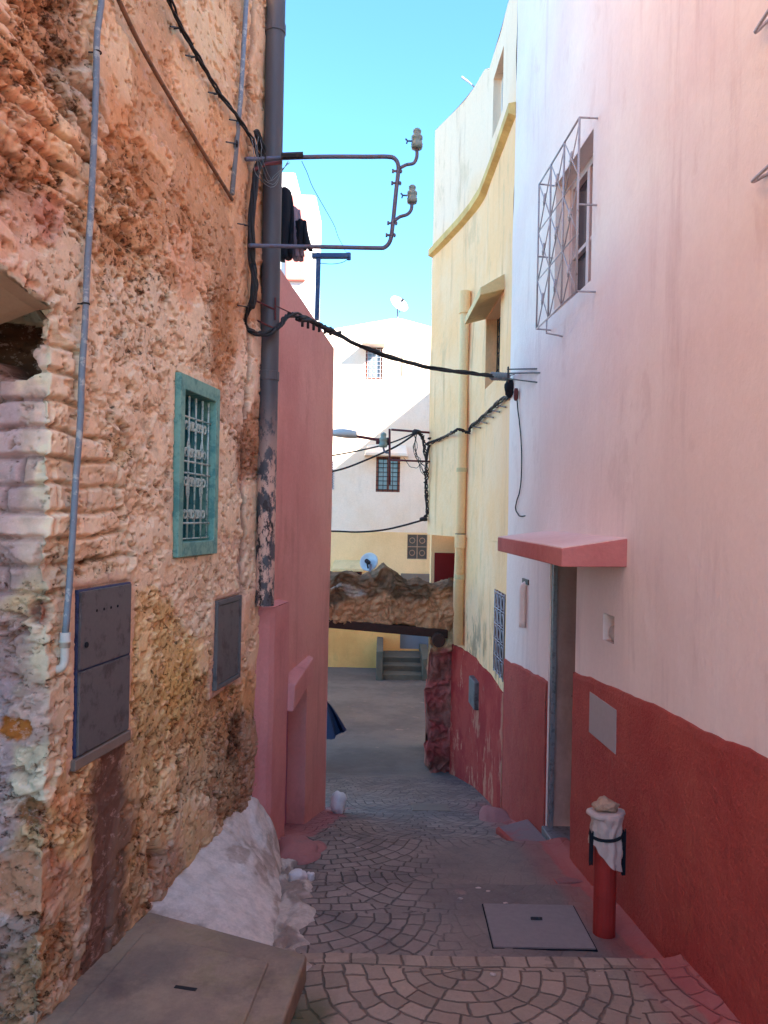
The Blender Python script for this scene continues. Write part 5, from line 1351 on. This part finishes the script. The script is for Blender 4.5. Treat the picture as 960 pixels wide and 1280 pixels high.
# ------------------------------------------------------------------ far house
def far_house():
    Y0 = 19.8; g0 = -3.9
    t = thing('cream_house', (-.4, Y0, -3.85), 'tall cream and ochre house closing the view beyond the ruined arch', 'house')
    def X(px, py): return P(px, py, Y0).x
    def Z(px, py): return P(px, py, Y0).z
    def fp(x, z, o=0.0): return Vector((x, Y0-o, z))
    W1 = (X(457, 455), X(478, 455), Z(468, 474), Z(468, 434)); W2 = (X(470, 592), X(500, 592), Z(485, 615), Z(485, 571)); W3 = (X(509, 683), X(534, 683), Z(520, 699), Z(520, 668))
    W4 = (X(428, 740), X(452, 740), Z(440, 760), Z(440, 714)); W5 = (X(405, 592), X(418, 592), Z(411, 612), Z(411, 575)); D1 = (X(500, 800), X(540, 800), -3.37, -1.5)
    rl = [(X(300, 420), Z(300, 420)), (X(418, 411), Z(418, 411)), (X(497, 397), Z(497, 397)), (X(545, 410), Z(545, 410)), (X(700, 440), Z(700, 440))]
    tp = lambda x: float(np.interp(x, [p[0] for p in rl], [p[1] for p in rl]))
    def pos(x, z, o=0.0): return fp(x, z if z < 4.0 else 4.0+(z-4.0)*(tp(x)-4.0)/1.0, o)
    z1 = -.35
    mb = MB(); wall_grid(mb, pos, -6, 4.5, z1, 5.0, [(*W1, .15), (*W2, .12), (*W5, .12)], .3, und=.012, seed=41)
    mb.poly([pos(-6, z1), pos(-6, 5), pos(-6, 5)+Vector((0, 4, 0)), pos(-6, z1)+Vector((0, 4, 0))]); mb.poly([pos(4.5, z1), pos(4.5, 5), pos(4.5, 5)+Vector((0, 4, 0)), pos(4.5, z1)+Vector((0, 4, 0))])
    mb.build('upper_wall', 'cream', t)
    mb = MB(); a = [pos(x, 5) for x in np.linspace(-6, 4.5, 12)]
    for p, q in zip(a, a[1:]): mb.poly([p, q, q+Vector((0, 4, 0)), p+Vector((0, 4, 0))])
    mb.build('roof', 'white', t)
    mb = MB(); wall_grid(mb, fp, -6, 4.5, -2.35, z1, [(*W3, .08), (*W4, .2)], .3, und=.012, seed=42); mb.poly([fp(-6, -4, -.02), fp(-6, z1), fp(-6, z1, -4), fp(-6, -4, -4)]); mb.build('middle_wall', 'softyellow', t)
    mb = MB(); wall_grid(mb, lambda x, z, o=0: fp(x, z, o+.06), -6, 4.5, -4.4, -2.35, [(*D1[:2], -3.37, -2.36, .2)], .3, und=.02, seed=43); mb.poly([fp(-6, -2.35, .06), fp(4.5, -2.35, .06), fp(4.5, -2.35, -.01), fp(-6, -2.35, -.01)]); mb.build('lower_wall', 'ochre', t)
    def win(rc, d, fm, pane, nv, nh, gr, f=.045):
        w = thing_child('window', t); a0, a1, h0, h1 = rc; mb = MB()
        for q in ((a0, a0+f, h0, h1), (a1-f, a1, h0, h1), (a0+f, a1-f, h0, h0+f), (a0+f, a1-f, h1-f, h1)): mb.fbox(fp, *q, -d, -d+.05)
        if nv: m_ = (a0+a1)/2; mb.fbox(fp, m_-.03, m_+.03, h0+f, h1-f, -d, -d+.05)
        mb.build('frame', fm, w)
        mb = MB(); mb.fbox(fp, a0, a1, h0, h1, -d-.01, -d+.004); mb.build('pane', pane, w)
        if gr:
            mb = MB()
            for k in range(nh): x = a0+(a1-a0)*(k+.5)/nh; mb.tube([fp(x, h0, -d+.08), fp(x, h1, -d+.08)], .008, 5)
            n2 = int((h1-h0)/(a1-a0)*nh)+1
            for k in range(n2): z = h0+(h1-h0)*(k+.5)/n2; mb.tube([fp(a0, z, -d+.08), fp(a1, z, -d+.08)], .008, 5)
            mb.build('grille', gr, w)
    win(W1, .10, 'wood', 'glasspale', 0, 4, 'grillew'); win(W2, .06, 'wood', 'glasspale', 1, 5, 'irondark', .07); win(W4, .15, 'ironred', 'glass', 1, 4, None); win(W5, .08, 'white', 'glass', 1, 4, 'grillew')
    w = thing_child('window', t); a0, a1, h0, h1 = W3
    mb = MB(); mb.fbox(fp, a0, a1, h0, h1, -.07, -.05); mb.build('pane', 'glassblock', w)
    mb = MB()
    for x in (a0, (a0+a1)/2, a1): mb.fbox(fp, x-.012, x+.012, h0, h1, -.05, -.01)
    for z in (h0, (h0+h1)/2, h1): mb.fbox(fp, a0-.012, a1+.012, z-.012, z+.012, -.05, -.008)
    for i in (0.25, .75):
        for j in (.25, .75): c = (a0+(a1-a0)*i, h0+(h1-h0)*j); mb.tube([fp(c[0]+.07*math.cos(k*math.pi/4), c[1]+.07*math.sin(k*math.pi/4), -.03) for k in range(8)], .012, 5, closed=True)
    mb.build('lattice', 'stonetan', w)
    def hood(p0, p1, p2, p3, pr, m_):
        mb = MB(); x0, x1, z0, z1_ = p0, p1, p2, p3
        mb.box8([fp(x0, z0, -.01), fp(x1, z0, -.01), fp(x1-.03, z0, pr), fp(x0+.03, z0, pr), fp(x0+.08, z1_, -.01), fp(x1-.08, z1_, -.01), fp(x1-.05, z0+.07, pr), fp(x0+.05, z0+.07, pr)]); mb.build('hood', m_, t, .01)
    hood(X(455, 570), X(511, 570), Z(485, 571), Z(485, 556), .35, 'cream'); hood(X(452, 435), X(482, 435), Z(468, 434), Z(468, 429), .45, 'white'); hood(X(414, 712), X(456, 712), Z(435, 713), Z(435, 700), .4, 'hood')
    mb = MB(); mb.fbox(fp, X(501, 720), X(542, 720), Z(520, 735), Z(520, 717), -.0, .12); mb.build('sill', 'concrete', t, .01)
    mb = MB(); mb.tube([fp(X(504, 430), Z(504, 430), .02), fp(X(503, 470), Z(503, 470), .02)], .012, 6); mb.build('wall_pipe', 'hood', t)
    mb = MB(); mb.fbox(fp, D1[0], D1[1], -3.37, -2.36, -.16, -.12); d = mb.build('door', 'bluedoor', t, .004)
    # lamp-side flagpole
    return t
far_house()
# stoop with parapets
t = thing('stoop', P(502, 848, 17.9), 'dark stone stoop with parapet sides below the grey blue door', 'steps')
a, b = P(472, 848, 17.9).x, P(532, 848, 17.9).x
zb = gh(17.9); mb = MB(); mb.box(a-.04, a+.10, 17.8, 19.7, zb-.1, -3.02); mb.box(b-.05, b+.10, 17.8, 19.7, zb-.1, -3.05); mb.build('parapet', 'stoopc', t, .02) if False else None
M['stoopc'] = plain('dark_stoop_stone', lin((98, 92, 82)), .9, .6, 6, .6, .01)
for x0, x1, zf in ((a-.04, a+.12, -3.08), (b-.08, b+.12, -3.24)):
    m2 = MB(); m2.box8([(x0, 17.8, zb-.1), (x1, 17.8, zb-.1), (x1, 19.72, zb-.1), (x0, 19.72, zb-.1), (x0, 17.8, zf), (x1, 17.8, zf), (x1, 19.72, zf+.03), (x0, 19.72, zf+.05)]); m2.build('parapet', 'stoopc', t, .02)
for k in range(3):
    m2 = MB(); m2.box(a+.12, b-.08, 17.9+.45*k, 19.72, zb-.1, zb+.125*(k+1)); m2.build('step', 'stoopc', t, .015)

# satellite dishes --------------------------------------------------------
def dish(c, r, nrm, label, mast):
    t = thing('satellite_dish', mast, label, 'satellite dish', 'white satellite dishes on the far house')
    n = Vector(nrm).normalized(); mb = MB(); prof = [(r*k/8, .22*r*(k/8)**2) for k in range(9)]
    u = n.orthogonal().normalized(); b_ = n.cross(u); g = []
    for k in range(28):
        a = 2*math.pi*k/28; g.append([Vector(c)+n*h+(u*math.cos(a)+b_*math.sin(a))*max(q, .001) for q, h in prof])
    mb.grid(g, 28, 9, True); o = mb.build('reflector', 'dish', t, smooth=True); s = o.modifiers.new('s', 'SOLIDIFY'); s.thickness = .015
    mb = MB(); f = Vector(c)+n*r*.95+Vector((0, 0, -.1*r)); mb.tube([Vector(c)-Vector((0, 0, r*.95))+n*.22*r, f], .012, 6); mb.tube([f, f-n*.09], .035, 8); mb.build('feed_arm', 'irondark', t)
    mb = MB(); mb.tube([Vector(mast), Vector(c)-n*.05], .02, 8); mb.build('mast', 'iron', t)
c = P(498, 381, 20.4); dish(c, .26, (.5, -.7, .55), 'white satellite dish on the roof ridge of the far cream house against the sky', P(497, 399, 20.4))
c = P(462, 703, 11.6); dish(c, .145, (-.3, -.85, .3), 'pale blue satellite dish just above the rubble of the ruined arch', (P(463, 718, 10.9).x, 10.55, -.95))

# neighbouring house that throws the slanting shade on the far facade
t = thing('neighbour_house', (5.4, 15.5, -3.7), 'plain cream house hidden to the right of the end of the alley', 'house')
mb = MB(); mb.box(3.75, 7.5, 12.6, 19.4, -4.2, 5.3); mb.build('wall', 'cream', t)
mb = MB(); mb.box(3.7, 7.55, 12.55, 19.45, 5.3, 5.42); mb.build('parapet', 'white', t)

# rooftop tower & laundry & post beyond the pink wall ---------------------
Yt = 13.5
t = thing('rooftop_house', P(370, 330, Yt), 'white and pale pink rooftop building above the rose pink wall', 'house')
mb = MB(); a, b = P(300, 300, Yt).x, P(394, 300, Yt).x; zt = ray(380, 242)[1]*Yt; z2 = ray(350, 205)[1]*Yt; z0 = -3.6
mb.box(a, b, Yt, Yt+1.2, z0, zt); o = mb.build('wall', 'white', t, .06)
mb = MB(); mb.box(a, P(367, 200, Yt).x, Yt+.3, Yt+1.2, zt-.02, z2); mb.build('stair_tower', 'white', t, .04)
M['palepink'] = plaster('pale_pink_render', lin((222, 134, 120)), lin((212, 120, 108)), .2, .3, 40)
mb = MB(); mb.box(P(358, 300, Yt).x, P(383, 300, Yt).x, Yt-.08, Yt, ray(370, 352)[1]*Yt, ray(370, 246)[1]*Yt); mb.build('pink_panel', 'palepink', t, .02)
t = thing('roof_post', P(397, 390, 7.0), 'blue grey painted T shaped iron post on top of the rose pink wall', 'post')
mb = MB(); mb.tube([P(396, 400, 7.0), P(398, 320, 7.0)], .022, 8); mb.build('upright', 'ironblue', t)
mb = MB(); p, q = P(390, 320, 7.0), P(437, 320, 7.0); mb.box8([(p.x, 6.97, p.z-.02), (q.x, 6.97, q.z-.02), (q.x, 7.03, q.z-.02), (p.x, 7.03, p.z-.02), (p.x, 6.97, p.z+.02), (q.x, 6.97, q.z+.02), (q.x, 7.03, q.z+.02), (p.x, 7.03, p.z+.02)])
mb.tube([P(436, 325, 7), P(436, 316, 7)], .02, 8); mb.tube([P(398, 316, 7), P(398, 322, 7)], .018, 8); mb.build('crossbar', 'ironblue', t, .003)
mb = MB(); mb.tube(cr([P(400, 329, 7), P(415, 330, 7), P(428, 328, 7), P(436, 323, 7)], 4), .003, 5); mb.build('stay_wire', 'cable', t)
def garment(px0, px1, py0, py1, Y, mat, label, seed, tx=0):
    mb = MB(); g = []; n, m = 26, 20
    for i in range(n):
        u = i/(n-1); g.append([])
        for j in range(m):
            v = j/(m-1); w = 1+.25*math.sin(v*3+seed)
            px = (px0+px1)/2+(px1-px0)/2*(u*2-1)*w*(.75+.25*v)+tx*v; py = py0+(py1-py0)*v*(1-.10*abs(u*2-1)*(1 if seed % 2 else .3))
            p = P(px, py, Y); p.y += .05*math.sin(u*14+seed+v*2)*(.4+v)+.04*math.sin(u*math.pi)*-1; g[-1].append(p)
    mb.grid(g, n, m); o = mb.build('hanging_garment', mat, smooth=True); s = o.modifiers.new('s', 'SOLIDIFY'); s.thickness = .03; s.offset = 0
    tag(o, label, 'laundry', 'laundry hanging over the rose pink wall')
garment(341, 364, 238, 329, 6.1, 'clothblack', 'long black garment hanging nearest the drainpipe above the pink wall', 1, 3)
garment(356, 374, 262, 326, 6.2, 'clothgrey', 'mauve grey garment hanging between the two black ones', 2, 8)
garment(368, 385, 278, 312, 6.15, 'clothblack', 'small black garment hanging furthest from the drainpipe', 4, 2)
mb = MB(); mb.tube([P(330, 236, 6.0), P(352, 240, 6.1), P(372, 280, 6.15), P(392, 318, 6.9)], .004, 5); tag(mb.build('washing_line', 'cable'), 'thin washing line carrying dark clothes above the pink wall', 'washing line')

# navy tarpaulin heap behind the pink corner ---------------------------------
def tarp():
    mb = MB(); g = []; n, m = 30, 22; Yc = 8.6
    tipL, tip, bot = P(385, 872, Yc), P(409, 884, Yc), P(432, 927, Yc)
    for i in range(n):
        u = i/(n-1); g.append([])
        for j in range(m):
            v = j/(m-1)
            a = math.pi*1.0*u
            r = .22*(v**.75); x = P(404, 880, Yc).x-.02+r*1.0*math.cos(a*2)+(.035*math.sin(a*8)+.03*math.sin(a*3+1))*v; y = Yc+.3+r*1.2*math.sin(a*2)+.02*math.cos(a*8)*v
            z = P(409, 880, Yc).z-.40*v+.015*math.sin(a*12)*v
            g[-1].append(Vector((x, y, z)))
    mb.grid(g, n, m); mb.poly([g[i][-1] for i in range(n-1)])
    o = mb.build('tarpaulin', 'tarp', smooth=True); tag(o, 'dark navy tarpaulin draped to a point behind the rose pink corner', 'tarpaulin')
tarp()

# ------------------------------------------------------------------ light, world, camera
sun_dir = Vector((1, -.8, .83)).normalized()
L = bpy.data.lights.new('sun', 'SUN'); L.energy = 4.8; L.angle = R(.55); L.color = (1, .95, .87)
lo = bpy.data.objects.new('sun', L); COL.objects.link(lo); lo.rotation_euler = sun_dir.to_track_quat('Z', 'Y').to_euler(); lo.location = (8, -6, 12)
W = bpy.data.worlds.new('World'); scene.world = W; W.use_nodes = True; nt = W.node_tree
bg = nt.nodes['Background']; sky = nt.nodes.new('ShaderNodeTexSky'); sky.sky_type = 'NISHITA'; sky.sun_disc = False
sky.sun_elevation = math.asin(sun_dir.z); sky.sun_rotation = math.atan2(sun_dir.x, sun_dir.y); sky.altitude = 2500; sky.air_density = 1.0; sky.dust_density = .1; sky.ozone_density = 1.0
mx = nt.nodes.new('ShaderNodeMix'); mx.data_type = 'RGBA'; mx.blend_type = 'MULTIPLY'; mx.inputs[0].default_value = 1
nt.links.new(sky.outputs[0], mx.inputs[6]); mx.inputs[7].default_value = (.46, .77, .86, 1); nt.links.new(mx.outputs[2], bg.inputs[0]); bg.inputs[1].default_value = .15
cam = bpy.data.cameras.new('camera'); co = bpy.data.objects.new('camera', cam); COL.objects.link(co)
cam.sensor_fit = 'VERTICAL'; cam.sensor_height = 36; cam.lens = 36*FPX/1280; cam.clip_end = 2000; cam.clip_start = .05
cam.shift_y = (CY-640)/1280
from mathutils import Matrix
co.matrix_world = Matrix.Rotation(R(90), 4, 'X') @ Matrix.Rotation(ROLL, 4, 'Z')
scene.camera = co
scene.view_settings.view_transform = 'Standard'; scene.view_settings.look = 'None'; scene.view_settings.gamma = 1; scene.view_settings.exposure = 2.5
scene.render.engine = 'CYCLES'; scene.cycles.max_bounces = 8; scene.cycles.diffuse_bounces = 6; scene.cycles.use_denoising = True
